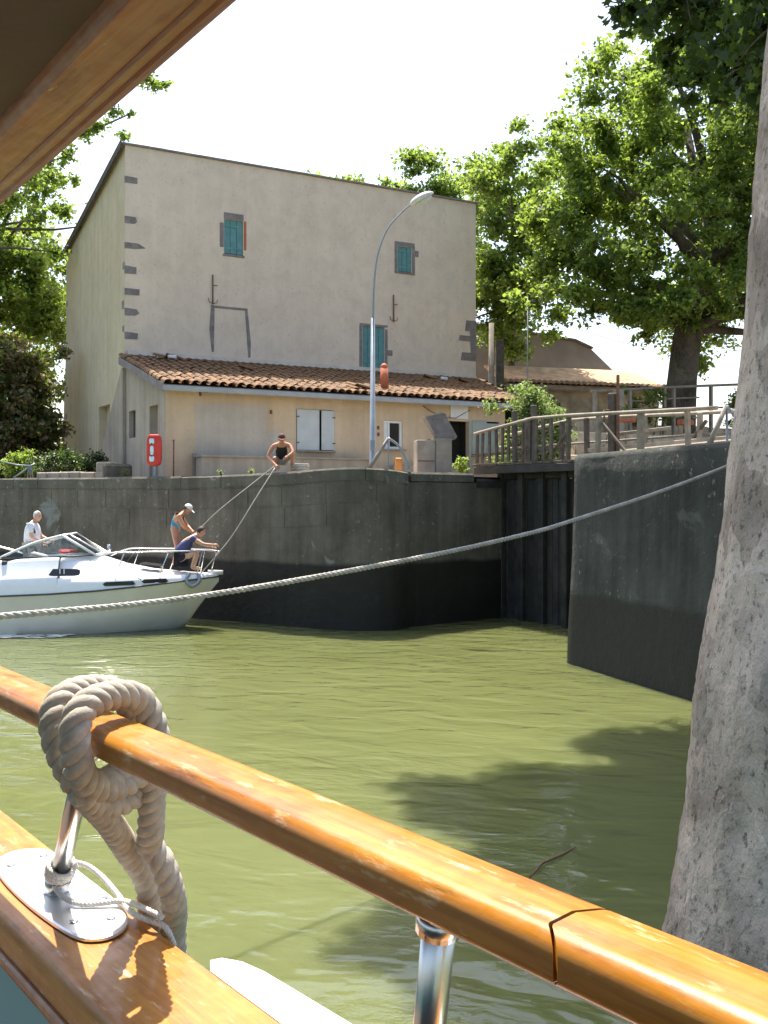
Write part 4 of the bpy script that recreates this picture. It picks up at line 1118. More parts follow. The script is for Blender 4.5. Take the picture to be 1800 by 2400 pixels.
def add_hand(mb, wr, d, up, curl=.9, side=1):
    d = Vector(d).normalized(); up = Vector(up); up = (up - d * up.dot(d)).normalized(); lat = d.cross(up) * side; wr = Vector(wr)
    mb.tube([wr - d * .01, wr + d * .03, wr + d * .085], [.026, .036, .034], 8)
    for k, L in enumerate((.062, .074, .070, .054)):
        b = wr + d * .078 + lat * (.027 - .018 * k)
        p1 = b + d * L * .55 - up * L * .15 * curl; p2 = p1 + (d * (1 - curl * .7) - up * curl).normalized() * L * .5
        mb.tube([b - d * .012, p1, p2], [.0095, .009, .006], 6)
    b = wr + d * .03 + lat * .03
    mb.tube([b, b + (d * .7 + lat).normalized() * .035, b + (d + lat * .5).normalized() * .065 - up * .015], [.012, .011, .008], 6)
def person(name, label, loc, rz, J, clothes, skin, hair, headdir, R=None, hand_dirs=None):
    t = thing(name, label, 'person', loc, rz)
    R2 = dict(BR); R2.update(R or {})
    V, F = skin_mesh(J, BE, R2, 'pelvis')
    mb = MB(); mb.add(V, F, 0, True)
    # head: skull with jaw, nose and ears
    hd = Vector(headdir).normalized(); c = Vector(J['skull']) + Vector((0, 0, .055)) + hd * .03
    zax = (Vector((0, 0, 1)) - hd * hd.z); zax.normalize(); yax = zax.cross(hd)
    M = Matrix((hd, yax, zax)).transposed()
    def hwarp(p, q):
        if p.z < 0: q = Vector((q.x * (1 - .12 * -p.z) + .012 * -p.z, q.y * (1 - .28 * -p.z), q.z))
        if p.x < 0: q.x *= 1.08
        return q
    mb.ball(c, (.094, .076, .118), 18, 14, M=M, warp=hwarp)
    nb = c + M @ Vector((.094, 0, -.005))
    mb.ball(nb, (.020, .012, .026), 8, 6, M=M)
    for s in (-1, 1): mb.ball(c + M @ Vector((-.008, s * .077, -.004)), (.018, .008, .03), 8, 6, M=M)
    for s in 'LR':
        e, w = Vector(J['el' + s]), Vector(J['wr' + s]); hdv = (hand_dirs or {}).get(s, w - e)
        add_hand(mb, w, hdv, (0, 0, 1) if abs(Vector(hdv).normalized().z) < .9 else (1, 0, 0), side=1 if s == 'L' else -1)
    body = mb.build('body', skin, t)
    for s in (-1, 1):
        MB().ball(c + M @ Vector((.083, s * .030, .012)), (.009, .012, .008), 8, 6, M=M).build('eye', M_eye, t)
    MB().ball(c + M @ Vector((.080, 0, -.055)), (.010, .024, .005), 8, 5, M=M).build('mouth', M_terra, t)
    kind, hm = hair
    if kind in ('hair', 'both'):
        def hw2(p, q):
            return q
        mb = MB(); V = []; 
        mb.ball(c + M @ Vector((-.014, 0, .018)), (.098, .084, .112), 16, 12, M=M, warp=lambda p, q: Vector((min(q.x, .055 if p.z < .55 else q.x), q.y, max(q.z, -.06 if p.x < .2 else .05))))
        mb.build('hair', hm if kind == 'hair' else M_hairb, t)
    if kind in ('cap', 'both'):
        mb = MB(); mb.ball(c + M @ Vector((-.006, 0, .035)), (.106, .089, .100), 16, 10, M=M, warp=lambda p, q: Vector((q.x, q.y, max(q.z, -.002))))
        cp = mb.build('cap', hm, t)
        pts = [c + M @ Vector((.06 + .125 * math.cos(a), .078 * math.sin(a), .035 - .012 * math.cos(a))) for a in [-PI / 2 + PI * k / 8 for k in range(9)]]
        mb = MB(); mb.slab(pts, (0, 0, .008)); mb.build('visor', hm, cp)
    for (nm, E, rad, mt) in clothes:
        JJ = {}; RR = {}
        for e in E:
            for n in e:
                if '@' in n:       # point part-way along a limb: 'hipL@knL@.6'
                    a, b, f = n.split('@'); f = float(f)
                    JJ[n] = tuple(Vector(J[a]).lerp(Vector(J[b]), f)); RR[n] = (R2[a] * (1 - f) + R2[b] * f) * rad
                else: JJ[n] = J[n]; RR[n] = R2[n] * rad
        V, F = skin_mesh(JJ, E, RR, E[0][0])
        mb = MB(); mb.add(V, F, 0, True); mb.build(nm, mt, t)
    return t
# 1 crouching man on the quay
J = dict(pelvis=(-.17, 0, .30), spine=(-.04, 0, .45), chest=(.12, 0, .60), neck=(.22, 0, .70), skull=(.27, 0, .73),
         shL=(.13, .20, .63), elL=(.30, .27, .44), wrL=(.40, .12, .34), shR=(.13, -.20, .62), elR=(.16, -.34, .36), wrR=(.42, -.14, .13),
         hipL=(-.13, .12, .28), knL=(.27, .27, .47), anL=(.12, .25, .07), toL=(.30, .27, .03), hipR=(-.13, -.12, .28), knR=(.22, -.17, .30), anR=(-.06, -.15, .07), toR=(.12, -.16, .03))
TOPS = [('pelvis', 'spine'), ('spine', 'chest'), ('chest', 'shL@chest@.35'), ('chest', 'shR@chest@.35'), ('chest', 'chest@neck@.5')]
SHORTS = [('pelvis', 'hipL'), ('hipL', 'hipL@knL@.62'), ('pelvis', 'hipR'), ('hipR', 'hipR@knR@.62')]
person('person', 'person in black vest and cap crouching on the quay edge holding mooring lines', (-2.50, 24.98, 3.69), -PI / 2 + .12, J,
       [('vest', TOPS, 1.36, M_black), ('shorts', SHORTS, 1.22, M_shorts)], M_skin, ('cap', M_capd), (.85, 0, -.30))
# 2 woman standing bent on the foredeck
J = dict(pelvis=(-.02, 0, .80), spine=(-.05, 0, .98), chest=(.06, 0, 1.18), neck=(.17, 0, 1.30), skull=(.24, 0, 1.335),
         shL=(.08, .17, 1.20), elL=(.22, .22, .98), wrL=(.36, .06, .86), shR=(.08, -.17, 1.20), elR=(.20, -.22, .96), wrR=(.36, -.06, .84),
         hipL=(-.02, .10, .78), knL=(.06, .12, .42), anL=(-.04, .12, .08), toL=(.14, .13, .03), hipR=(-.02, -.10, .78), knR=(.04, -.12, .42), anR=(-.06, -.12, .08), toR=(.12, -.13, .03))
def mat_swim():
    m, nt, b = new_mat('orange_blue_swimsuit')
    n_ = noise(nt, coords(nt), 5.5, 2, .5)
    c = ramp(nt, n_, [(.40, (.62, .24, .03)), (.48, (.60, .22, .03)), (.52, (.12, .38, .48)), (.62, (.05, .24, .36))])
    nt.links.new(c, b.inputs['Base Color']); b.inputs['Roughness'].default_value = .8; return m
M_swim = mat_swim()
person('person', 'person in white visor cap and orange and blue swimsuit bending over on the bow', (-4.92, 24.28, 1.40), .05, J,
       [('swimsuit', [('pelvis', 'spine'), ('spine', 'chest'), ('chest', 'shL@chest@.55'), ('chest', 'shR@chest@.55'), ('pelvis', 'hipL@pelvis@.3'), ('pelvis', 'hipR@pelvis@.3')], 1.30, M_swim)],
       M_skin, ('both', M_capw), (.75, -.1, -.55), R=dict(pelvis=.12, chest=.115, spine=.10))
# 3 person in navy squatting on the bow
J = dict(pelvis=(-.22, 0, .30), spine=(-.14, 0, .52), chest=(.06, 0, .74), neck=(.20, 0, .84), skull=(.26, 0, .86),
         shL=(.10, .19, .76), elL=(.32, .22, .60), wrL=(.52, .12, .56), shR=(.10, -.19, .76), elR=(.34, -.20, .62), wrR=(.58, -.10, .60),
         hipL=(-.18, .11, .28), knL=(.20, .20, .46), anL=(.10, .18, .07), toL=(.28, .2, .03), hipR=(-.18, -.11, .28), knR=(.20, -.20, .44), anR=(.08, -.18, .07), toR=(.26, -.2, .03))
person('person', 'person in navy shirt and dark shorts squatting at the bow rail', (-4.55, 23.86, 1.345), .10, J,
       [('shirt', [('pelvis', 'spine'), ('spine', 'chest'), ('chest', 'shL'), ('shL', 'shL@elL@.5'), ('chest', 'shR'), ('shR', 'shR@elR@.5')], 1.28, M_navy), ('shorts', [('pelvis', 'hipL'), ('hipL', 'hipL@knL@.5'), ('pelvis', 'hipR'), ('hipR', 'hipR@knR@.5')], 1.15, M_black)],
       M_skin2, ('hair', M_hairb), (.85, .15, -.35), R=dict(chest=.15, spine=.145, pelvis=.15))
# 4 helmsman
J = dict(pelvis=(0, 0, .95), spine=(-.02, 0, 1.15), chest=(.0, 0, 1.40), neck=(.05, 0, 1.56), skull=(.09, 0, 1.615),
         shL=(.0, .20, 1.46), elL=(.12, .26, 1.20), wrL=(.34, .20, 1.10), shR=(.0, -.20, 1.46), elR=(.06, -.28, 1.18), wrR=(.30, -.22, 1.06),
         hipL=(0, .10, .92), knL=(.03, .11, .50), anL=(0, .11, .08), toL=(.18, .12, .03), hipR=(0, -.10, .92), knR=(.03, -.11, .50), anR=(0, -.11, .08), toR=(.18, -.12, .03))
person('person', 'person with silver hair and loose white shirt standing at the cruiser helm', (-8.12, 23.66, .95), .05, J,
       [('shirt', [('pelvis', 'spine'), ('spine', 'chest'), ('chest', 'neck@chest@.4'), ('chest', 'shL'), ('shL', 'shL@elL@.7'), ('chest', 'shR'), ('shR', 'shR@elR@.7')], 1.28, M_wshirt), ('trousers', [('pelvis', 'hipL'), ('hipL', 'knL'), ('knL', 'knL@anL@.9'), ('pelvis', 'hipR'), ('hipR', 'knR'), ('knR', 'knR@anR@.9')], 1.2, M_shorts)],
       M_skin2, ('hair', M_hairg), (.9, -.35, -.2), R=dict(chest=.16, spine=.16, pelvis=.15))
MB().box((-8.12, 23.66, .92), (.8, .9, .05)).build('helm_step', M_vinyl, None)
hs = bpy.data.objects['helm_step']; hs.parent = bt; hs.matrix_parent_inverse = bt.matrix_world.inverted() if False else (Matrix.Translation(bt.location) @ Matrix.Rotation(.055, 4, 'Z')).inverted()
# the two lines from the bow up to the crouching man
for i, (pts, lab) in enumerate((([(-4.46, 24.22, 2.21), (-3.9, 24.2, 2.75), (-3.2, 24.3, 3.32), (-2.62, 24.50, 3.80)], 'taut pale line running from the visor person up to the quay'),
                                ([(-4.25, 23.75, 1.28), (-3.9, 23.7, 1.68), (-3.5, 23.8, 2.2), (-3.0, 24.05, 3.05), (-2.60, 24.45, 3.76)], 'slack pale line running from the bow up to the quay'))):
    tag(MB().tube([tuple(p) for p in spline(pts, 8)], .013, 6).build('bow_line', M_ropef), lab, 'rope', 'bow lines held by the crouching man')
# ------------------------------------------------------------------ the boat we stand on (s along the rail towards its bow, n outwards)
Dv = Vector((-.62, .785, 0)).normalized(); Nv = Vector((Dv.y, -Dv.x, 0))
def FW(s, n, z): return tuple(Dv * s + Nv * n + Vector((0, 0, z)))
wb = thing('wooden_boat', 'teal and varnished wooden boat whose handrail, gunwale and roof edge frame the view', 'boat', (0, 0, 0))
def profile_loft(name, prof, ss_, mat, endA=None, endB=None, bend=lambda s: 0.0, parent=None, smooth=True):
    """sweep a closed (n, z) profile along s; endA / endB give extra s as a function of n"""
    V = []; m = len(prof); F = []
    for i, s in enumerate(ss_):
        for (n, z) in prof:
            e = 0.0
            if i == 0 and endA: e = endA(n)
            if i == len(ss_) - 1 and endB: e = endB(n)
            V.append(FW(s + e, n + bend(s), z))
    for i in range(len(ss_) - 1):
        for k in range(m): F.append((i * m + k, i * m + (k + 1) % m, (i + 1) * m + (k + 1) % m, (i + 1) * m + k))
    F.append([k for k in range(m)][::-1]); F.append([(len(ss_) - 1) * m + k for k in range(m)])
    mb = MB(); mb.add(V, F, 0, smooth)
    o = mb.build(name, mat, parent or wb)
    return o
def sharp(o, ang=40):
    me = o.data
    import bmesh
    bm = bmesh.new(); bm.from_mesh(me); bmesh.ops.recalc_face_normals(bm, faces=bm.faces)
    for e in bm.edges:
        if len(e.link_faces) == 2 and e.calc_face_angle(0) > math.radians(ang): e.smooth = False
    bm.to_mesh(me); bm.free()
TZ, NC = 2.730, .5075
def rail_prof():
    pts = []
    def arc(cx, cz, r, a0, a1, k):
        for q in range(k + 1):
            a = math.radians(a0 + (a1 - a0) * q / k); pts.append((NC + cx + r * math.cos(a), TZ + cz + r * math.sin(a)))
    arc(.0245, -.008, .008, 0, 90, 4)          # far top
    pts.append((NC + .004, TZ + .0015))
    arc(-.0185, -.014, .014, 90, 185, 8)       # near top, worn round
    arc(-.0245, -.025, .008, 180, 265, 4)      # near bottom
    arc(.0245, -.027, .008, 275, 360, 4)
    return pts
bend = lambda s: .010 * max(0, s - 1.0) ** 1.5 * 1.2 + .0008 * math.sin(s * 9)
rp_ = rail_prof()
def jz(n):
    t = n - NC
    tab = [(-.034, -.014), (-.020, .004), (-.014, .0045), (.018, .005), (.022, .001), (.034, -.009)]
    for (a, va), (b, vb) in zip(tab, tab[1:]):
        if t <= b: return va + (vb - va) * max(0, (t - a)) / (b - a)
    return tab[-1][1]
o = profile_loft('handrail', rp_, [.444, .50, .6, .75, .9, 1.05, 1.2, 1.4, 1.7, 2.1, 2.6, 3.2, 4.0], M_varn, endA=jz, bend=bend); sharp(o, 50)
o['label'] = 'long varnished handrail length with worn edge'
o = profile_loft('handrail', rp_, [-.6, -.3, 0, .2, .3, .38, .4405], M_varn, endB=jz, bend=bend); sharp(o, 50)
o['label'] = 'handrail length beyond the open scarf joint'
o = profile_loft('rail_bar', [(NC - .016, TZ - .0345), (NC + .016, TZ - .0345), (NC + .016, TZ - .041), (NC - .016, TZ - .041)], [-.6, 0, .44, .9, 1.4, 2, 3, 4], M_steel, bend=bend, smooth=False)
# stanchions
def stanchion(top, base, r=.013):
    t = Vector(FW(*top)); b = Vector(FW(*base))
    o = MB().tube([t, t.lerp(b, .5), b], r, 20).build('stanchion', M_steel, wb)
    mb = MB(); mb.tube([b + (t - b).normalized() * -.004, b + (t - b).normalized() * .045], .0185, 18); mb.build('socket', M_steel, o)
    mb = MB(); q = t - (t - b).normalized() * .002
    mb.tube([t + (t - b).normalized() * .004, t - (t - b).normalized() * .012], .018, 18); mb.build('flange', M_steel, o)
stanchion((1.245, NC, TZ - .041), (1.474, .552, 2.427))
stanchion((.575, NC, TZ - .041), (.655, .55, 2.427))
stanchion((2.05, NC + .01, TZ - .041), (2.28, .56, 2.427))
stanchion((-.25, NC, TZ - .041), (-.1, .55, 2.427))
# gunwale plank, its inner moulding, teal bulwark, outer white strake
gp = [(.615, 2.375), (.619, 2.38), (.620, 2.408), (.614, 2.418), (.48, 2.42), (.470, 2.418), (.464, 2.410), (.462, 2.375)]
bend2 = lambda s: .016 * max(0, s - 1.2) ** 1.3
o = profile_loft('gunwale', gp, [-1.2, -.5, 0, .4, .8, 1.2, 1.6, 2, 2.6, 3.3, 4.2], M_varn, bend=bend2); sharp(o, 35)
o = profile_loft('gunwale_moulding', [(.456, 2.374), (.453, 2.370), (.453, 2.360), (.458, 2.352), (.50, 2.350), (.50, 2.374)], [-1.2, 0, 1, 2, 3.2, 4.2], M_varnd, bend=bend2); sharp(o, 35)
o = profile_loft('bulwark', [(.470, 2.352), (.470, 1.55), (.56, 1.0), (.52, -.4), (.585, -.4), (.60, 1.0), (.60, 2.372), (.505, 2.372)], [-3.0, 0, 2, 4.2], M_tealp, bend=bend2, smooth=False)
board = [(.600, 2.390), (.60, 2.416), (.675, 2.416), (.682, 2.408), (.682, 2.39), (.675, 2.384)]
mb = MB()
out = [(.2, .622), (1.137, .622), (1.163, .636), (1.160, .651), (1.135, .666), (1.093, .674), (.914, .684), (.5, .692), (.2, .695)]
V = [FW(s, n, 2.385) for s, n in out] + [FW(s, n, 2.412) for s, n in out]; k = len(out)
mb.add(V, [list(range(k))[::-1], list(range(k, 2 * k))] + [(i, (i + 1) % k, k + (i + 1) % k, k + i) for i in range(k)])
mb.build('rubbing_board', M_boatw, wb)
# steel deck plate under the stanchion, with screws
pl = [(1.640, .515), (1.678, .540), (1.690, .570), (1.672, .602), (1.633, .612), (1.500, .610), (1.377, .607), (1.315, .593), (1.285, .565), (1.285, .535), (1.317, .515), (1.429, .505), (1.549, .506)]
pls = [(p.x, p.y) for p in spline([(a, b, 0) for a, b in pl + [pl[0]]], 4)][:-1]
k = len(pls); mb = MB(); V = []
for (dz, sh_) in ((2.4215, 1), (2.4255, 1), (2.4275, .97)):
    for (s, n) in pls: V.append(FW(1.48 + (s - 1.48) * sh_, .56 + (n - .56) * sh_, dz))
F = [[2 * k + i for i in range(k)]]
for j in range(2):
    for i in range(k): F.append((j * k + i, j * k + (i + 1) % k, (j + 1) * k + (i + 1) % k, (j + 1) * k + i))
mb.add(V, F); pt = mb.build('deck_plate', M_plate, wb)
for (s, n) in ((1.33, .575), (1.35, .53), (1.62, .535), (1.63, .59), (1.40, .592)):
    MB().lathe([(.0065, 0), (.0065, .0012), (.004, .002)], FW(s, n, 2.4274), 12).build('screw', M_steel, pt)
# deck, far side and roof
mb = MB(); mb.slab([FW(-3, -2.4, 1.55), FW(-3, .50, 1.55), FW(4.2, .50, 1.55), FW(6.0, -.9, 1.55), FW(4.2, -2.4, 1.55)], (0, 0, -.08)); mb.build('deck', M_deck, wb)
mb = MB(); mb.slab([FW(-3, -2.5, -.4), FW(4.2, -2.5, -.4), FW(4.2, -2.5, 2.37), FW(-3, -2.5, 2.37)], tuple(Nv * .1)); mb.build('far_bulwark', M_tealp, wb)
for (n0, n1) in ((-2.45, -.95), (.53, -.95)):
    mb = MB(); mb.slab([FW(4.2, n0, -.4), FW(6.3, n1, -.4), FW(6.3, n1, 2.372), FW(4.2, n0, 2.372)], tuple(Dv * .07)); mb.build('bow_plank', M_tealp, wb)
bp_ = [(.452, 3.458), (.459, 3.464), (.461, 3.478), (.459, 3.53), (.42, 3.545), (.365, 3.545), (.362, 3.500), (.366, 3.474), (.376, 3.460), (.394, 3.455), (.414, 3.4535), (.417, 3.457), (.421, 3.457), (.424, 3.4525), (.430, 3.4525), (.433, 3.456), (.437, 3.456), (.440, 3.4525)]
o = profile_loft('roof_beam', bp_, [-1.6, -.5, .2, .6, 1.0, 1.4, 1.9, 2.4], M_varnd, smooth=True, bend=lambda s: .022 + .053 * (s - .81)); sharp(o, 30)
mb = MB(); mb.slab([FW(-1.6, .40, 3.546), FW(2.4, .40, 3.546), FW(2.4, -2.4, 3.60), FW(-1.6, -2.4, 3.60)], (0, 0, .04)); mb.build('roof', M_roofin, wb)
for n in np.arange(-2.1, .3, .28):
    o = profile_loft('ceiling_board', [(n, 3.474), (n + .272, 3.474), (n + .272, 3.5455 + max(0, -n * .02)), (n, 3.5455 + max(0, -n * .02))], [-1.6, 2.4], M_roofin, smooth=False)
for (s, n) in ((2.3, .39), (-1.4, .39), (2.3, -2.3), (-1.4, -2.3)):
    a = Vector(FW(s, n, 1.55)); MB().box((a.x, a.y, 2.52), (.07, .07, 1.95), rz=GD, bev=.008).build('roof_post', M_varnd, wb)

# thick laid rope thrown over the rail
RP = [(1.365, .648, 1.95), (1.36, .646, 2.20), (1.350, .645, 2.325), (1.345, .642, 2.405), (1.338, .630, 2.465), (1.315, .592, 2.521), (1.255, .54, 2.585), (1.190, .478, 2.650), (1.192, .454, 2.695), (1.205, .449, 2.732), (1.218, .462, 2.756),
      (1.242, .505, 2.7615), (1.248, .552, 2.748), (1.238, .568, 2.709), (1.211, .545, 2.668), (1.182, .50, 2.657), (1.150, .462, 2.680), (1.135, .447, 2.728), (1.145, .460, 2.758), (1.17, .505, 2.7640),
      (1.190, .553, 2.750), (1.189, .573, 2.701), (1.216, .582, 2.639), (1.243, .592, 2.565), (1.275, .605, 2.538), (1.268, .622, 2.508), (1.268, .634, 2.470), (1.290, .650, 2.430), (1.308, .657, 2.39), (1.315, .664, 2.30), (1.32, .667, 2.0)]
pts = spline([FW(*p) for p in RP], 10)
kr = thing('rail_rope', 'thick cream laid rope looped twice over the varnished handrail', 'rope', FW(1.2, .56, 2.45))
mb = MB(); laid_rope(mb, pts, .0180, .052, seg=10, step=.0038)
for seg_ in ([(1.150, .455, 2.690), (1.168, .478, 2.662), (1.192, .520, 2.648), (1.208, .560, 2.655), (1.205, .583, 2.690)], [(1.175, .470, 2.655), (1.205, .500, 2.628), (1.228, .545, 2.616), (1.236, .588, 2.630)]):
    laid_rope(mb, spline([FW(*p) for p in seg_], 10), .0175, .052, seg=10, step=.0038)
o = mb.build('rope', M_rope, kr); o.location = -kr.location
# thin white cord lashed round the stanchion foot
mb = MB(); base = Vector(FW(1.474, .552, 2.427)); axis = (Vector(FW(1.245, NC, TZ - .041)) - base).normalized()
u = axis.orthogonal().normalized(); w_ = axis.cross(u)
turns = []
for k in range(64):
    a = 2 * PI * k / 16; turns.append(base + axis * (.050 + .0055 * k / 16 + .003 * math.sin(k * .7)) + (u * math.cos(a) + w_ * math.sin(a)) * .0178)
tail = [Vector(FW(*p)) for p in ((1.462, .565, 2.470), (1.455, .590, 2.462), (1.425, .603, 2.450), (1.375, .606, 2.437), (1.325, .600, 2.433), (1.285, .605, 2.433), (1.262, .622, 2.426), (1.255, .632, 2.40))]
laid_rope(mb, spline(turns + tail, 3), .0042, .016, seg=6, step=.002)
tail2 = [Vector(FW(*p)) for p in ((1.458, .535, 2.465), (1.425, .540, 2.440), (1.392, .556, 2.433), (1.375, .580, 2.433), (1.36, .600, 2.436), (1.33, .607, 2.440), (1.29, .608, 2.444), (1.262, .618, 2.440))]
laid_rope(mb, spline(tail2, 8), .0042, .016, seg=6, step=.002)
tag(mb.build('lashing_cord', M_cord), 'thin white cord lashed round the stanchion foot on the steel plate', 'cord')
# ------------------------------------------------------------------ trees and plants
QUAD = np.array([(-1, 0), (-.25, -.62), (.95, 0), (-.25, .62)], float)
PALM = np.array([(-.9, 0), (-.55, -.28), (-.75, -.75), (-.15, -.55), (.10, -.95), (.30, -.42), (1.05, 0), (.30, .42), (.10, .95), (-.15, .55), (-.75, .75), (-.55, .28)], float)
def leaf_mesh(name, C, size, rng, tmpl, mats, parent, mi=None, droop=.35):
    N = len(C); k = len(tmpl)
    nrm = rng.normal(size=(N, 3)); nrm[:, 2] += .8; nrm /= np.linalg.norm(nrm, axis=1)[:, None]
    a = rng.normal(size=(N, 3)); a[:, 2] -= droop
    u = a - nrm * (a * nrm).sum(1)[:, None]; u /= np.linalg.norm(u, axis=1)[:, None]
    w = np.cross(nrm, u)
    s = size * rng.uniform(.6, 1.25, N)
    P = C[:, None, :] + s[:, None, None] * (tmpl[None, :, 0, None] * u[:, None, :] + tmpl[None, :, 1, None] * w[:, None, :])
    fold = (np.abs(tmpl[:, 1]) * .35)[None, :, None] * s[:, None, None] * nrm[:, None, :]
    P = (P + fold).reshape(-1, 3)
    me = bpy.data.meshes.new(name); me.vertices.add(N * k); me.vertices.foreach_set('co', P.ravel())
    me.loops.add(N * k); me.loops.foreach_set('vertex_index', np.arange(N * k, dtype=np.int32))
    me.polygons.add(N); me.polygons.foreach_set('loop_start', np.arange(0, N * k, k, dtype=np.int32))
    me.polygons.foreach_set('loop_total', np.full(N, k, np.int32))
    if mi is not None: me.polygons.foreach_set('material_index', mi.astype(np.int32))
    for m in mats: me.materials.append(m)
    me.update(calc_edges=True)
    return link(name, me, parent)
def clump_points(cl, per, rng, flat=.75):
    out = []
    for (c, r) in cl:
        n = max(8, int(per * (r ** 1.6)))
        v = rng.normal(size=(n, 3)); v /= np.linalg.norm(v, axis=1)[:, None]
        rad = rng.uniform(0, 1, n) ** .5
        # ragged sub-twigs: pull leaves toward a few spokes
        sp = rng.normal(size=(7, 3)); sp /= np.linalg.norm(sp, axis=1)[:, None]
        pick = sp[rng.integers(0, 7, n)]
        v = v * .55 + pick * .65
        p = v * rad[:, None] * r; p[:, 2] *= flat
        out.append(p + np.array(c)[None])
    return np.concatenate(out)
def gen_clumps(center, radii, n, r0, r1, rng, shell=.5, cut=None):
    cl = []; tries = 0
    while len(cl) < n and tries < n * 30:
        tries += 1
        v = rng.normal(size=3); v /= np.linalg.norm(v)
        rr = rng.uniform(shell ** 3, 1) ** (1 / 3)
        lob = 1 + .16 * math.sin(3.1 * math.atan2(v[1], v[0]) + 1.3 * center[0]) + .10 * math.sin(5 * v[2] + center[1])
        p = np.array(center) + v * np.array(radii) * rr * lob
        if cut and not cut(p): continue
        cl.append((tuple(p), rng.uniform(r0, r1)))
    return cl
def limb(mb, a, b, r0, r1, rng, n=6, sag=.12):
    a = Vector(a); b = Vector(b); L = (b - a).length; pts = []
    for k in range(n + 1):
        t = k / n; p = a.lerp(b, t); off = math.sin(t * PI) * L * sag
        p += Vector((rng.normal() * L * .02, rng.normal() * L * .02, off * .6)) if 0 < k < n else Vector((0, 0, 0)); pts.append(p)
    mb.tube(pts, [r0 + (r1 - r0) * k / n for k in range(n + 1)], 7, cap=True)
def tree(name, label, base, trunk_pts, trunk_r, clumps, per, leaf, seed, leaf_mats, bark, group=None, tmpl=QUAD, limbs=16, mix=None, cat='tree', twigs=0, droop=.35):
    rng = np.random.default_rng(seed)
    t = thing(name, label, cat, base, 0, group)
    B = np.array(base)
    mb = MB(); mb.tube([tuple(p) for p in spline([Vector(p) for p in trunk_pts], 4)], list(np.interp(np.linspace(0, 1, (len(trunk_pts) - 1) * 4 + 1), np.linspace(0, 1, len(trunk_r)), trunk_r)), 12)
    tops = [Vector(p) for p in trunk_pts]
    order = sorted(range(len(clumps)), key=lambda i: rng.random())[:limbs]
    for i in order:
        c = Vector(clumps[i][0]); z0 = min(tops[-1].z, max(tops[len(tops) // 2].z, c.z - (c - tops[-1]).length * .6))
        st = tops[-1]
        for a, b in zip(tops, tops[1:]):
            if a.z <= z0 <= b.z: st = a.lerp(b, (z0 - a.z) / max(1e-6, b.z - a.z))
        limb(mb, st, c, trunk_r[-1] * .75, .025, rng)
    if twigs:
        for i in range(min(twigs, len(clumps))):
            c, r = clumps[i]
            for q in range(3):
                v = Vector(rng.normal(size=3)) ; v.normalize(); limb(mb, c, Vector(c) + v * r * .8, .022, .006, rng, 4)
    o = mb.build('trunk', bark, t); o.location = -t.location
    C = clump_points(clumps, per, rng)
    mi = None
    if len(leaf_mats) > 1:
        mi = (rng.random(len(C)) < (mix or .3)).astype(int)
    o = leaf_mesh('crown', C, leaf, rng, tmpl, leaf_mats, t, mi, droop); o.location = -t.location
    return t
R_ = np.random.default_rng(1)
# big plane tree on the upper bank
big = (gen_clumps((11.6, 36.5, 13.6), (6.4, 5.0, 5.0), 230, .55, 1.10, R_, .45) + gen_clumps((12.2, 36.5, 17.0), (4.2, 4.0, 4.2), 95, .5, 1.0, R_, .35)
       + gen_clumps((9.6, 34.0, 9.8), (4.6, 2.0, 1.3), 42, .5, .9, R_, .2) + gen_clumps((6.6, 36.0, 13.0), (2.0, 2.5, 3.2), 40, .6, 1.0, R_, .3) + gen_clumps((15.5, 35.5, 10.5), (3.2, 2.5, 3.0), 50, .6, 1.1, R_, .2))
tree('plane_tree', 'big plane tree with thick leaning trunk on the upper bank behind the footbridge', (10.3, 35.9, 5.5), [(10.3, 35.9, 5.3), (10.45, 35.9, 7.2), (10.7, 35.9, 9.0), (11.2, 36, 10.6), (11.6, 36.2, 13)], [.62, .52, .50, .44, .30], big, 390, .105, 11, [M_leafA, M_leafB], M_barkd, limbs=40, mix=.35)
# slim tree behind the house corner
cl = gen_clumps((5.4, 43.0, 14.2), (2.3, 2.4, 4.6), 70, .6, 1.1, R_, .3) + gen_clumps((4.6, 41.5, 11.0), (1.6, 1.6, 1.6), 22, .5, .8, R_, .2)
tree('slender_tree', 'slender leafy tree behind the right corner of the house', (5.2, 43.0, 5.5), [(5.2, 43, 5.3), (5.3, 43, 8), (5.35, 43, 11), (5.4, 43, 15)], [.22, .19, .16, .08], cl, 430, .11, 12, [M_leafA, M_leafB], M_barkd, limbs=12, mix=.4, group='trees behind the house')
# trees showing over the roof
for i, (x, y, z, rx, rzz, n, lab) in enumerate(((2.6, 52, 16.4, 3.6, 3.9, 95, 'broad leafy tree top rising over the right half of the roof'), (-1.6, 55, 17.2, 2.8, 3.2, 64, 'low leafy tree top rising over the middle of the roof'))):
    cl = gen_clumps((x, y, z), (rx, 2.6, rzz), n, .6, 1.1, R_, .35)
    tree('leafy_tree', lab, (x, y, 3.5), [(x, y, 3.3), (x + .1, y, 8), (x, y, 13), (x, y, 17)], [.4, .33, .25, .12], cl, 430, .12, 20 + i, [M_leafB, M_leafA], M_barkd, limbs=14, mix=.3, group='trees behind the house')
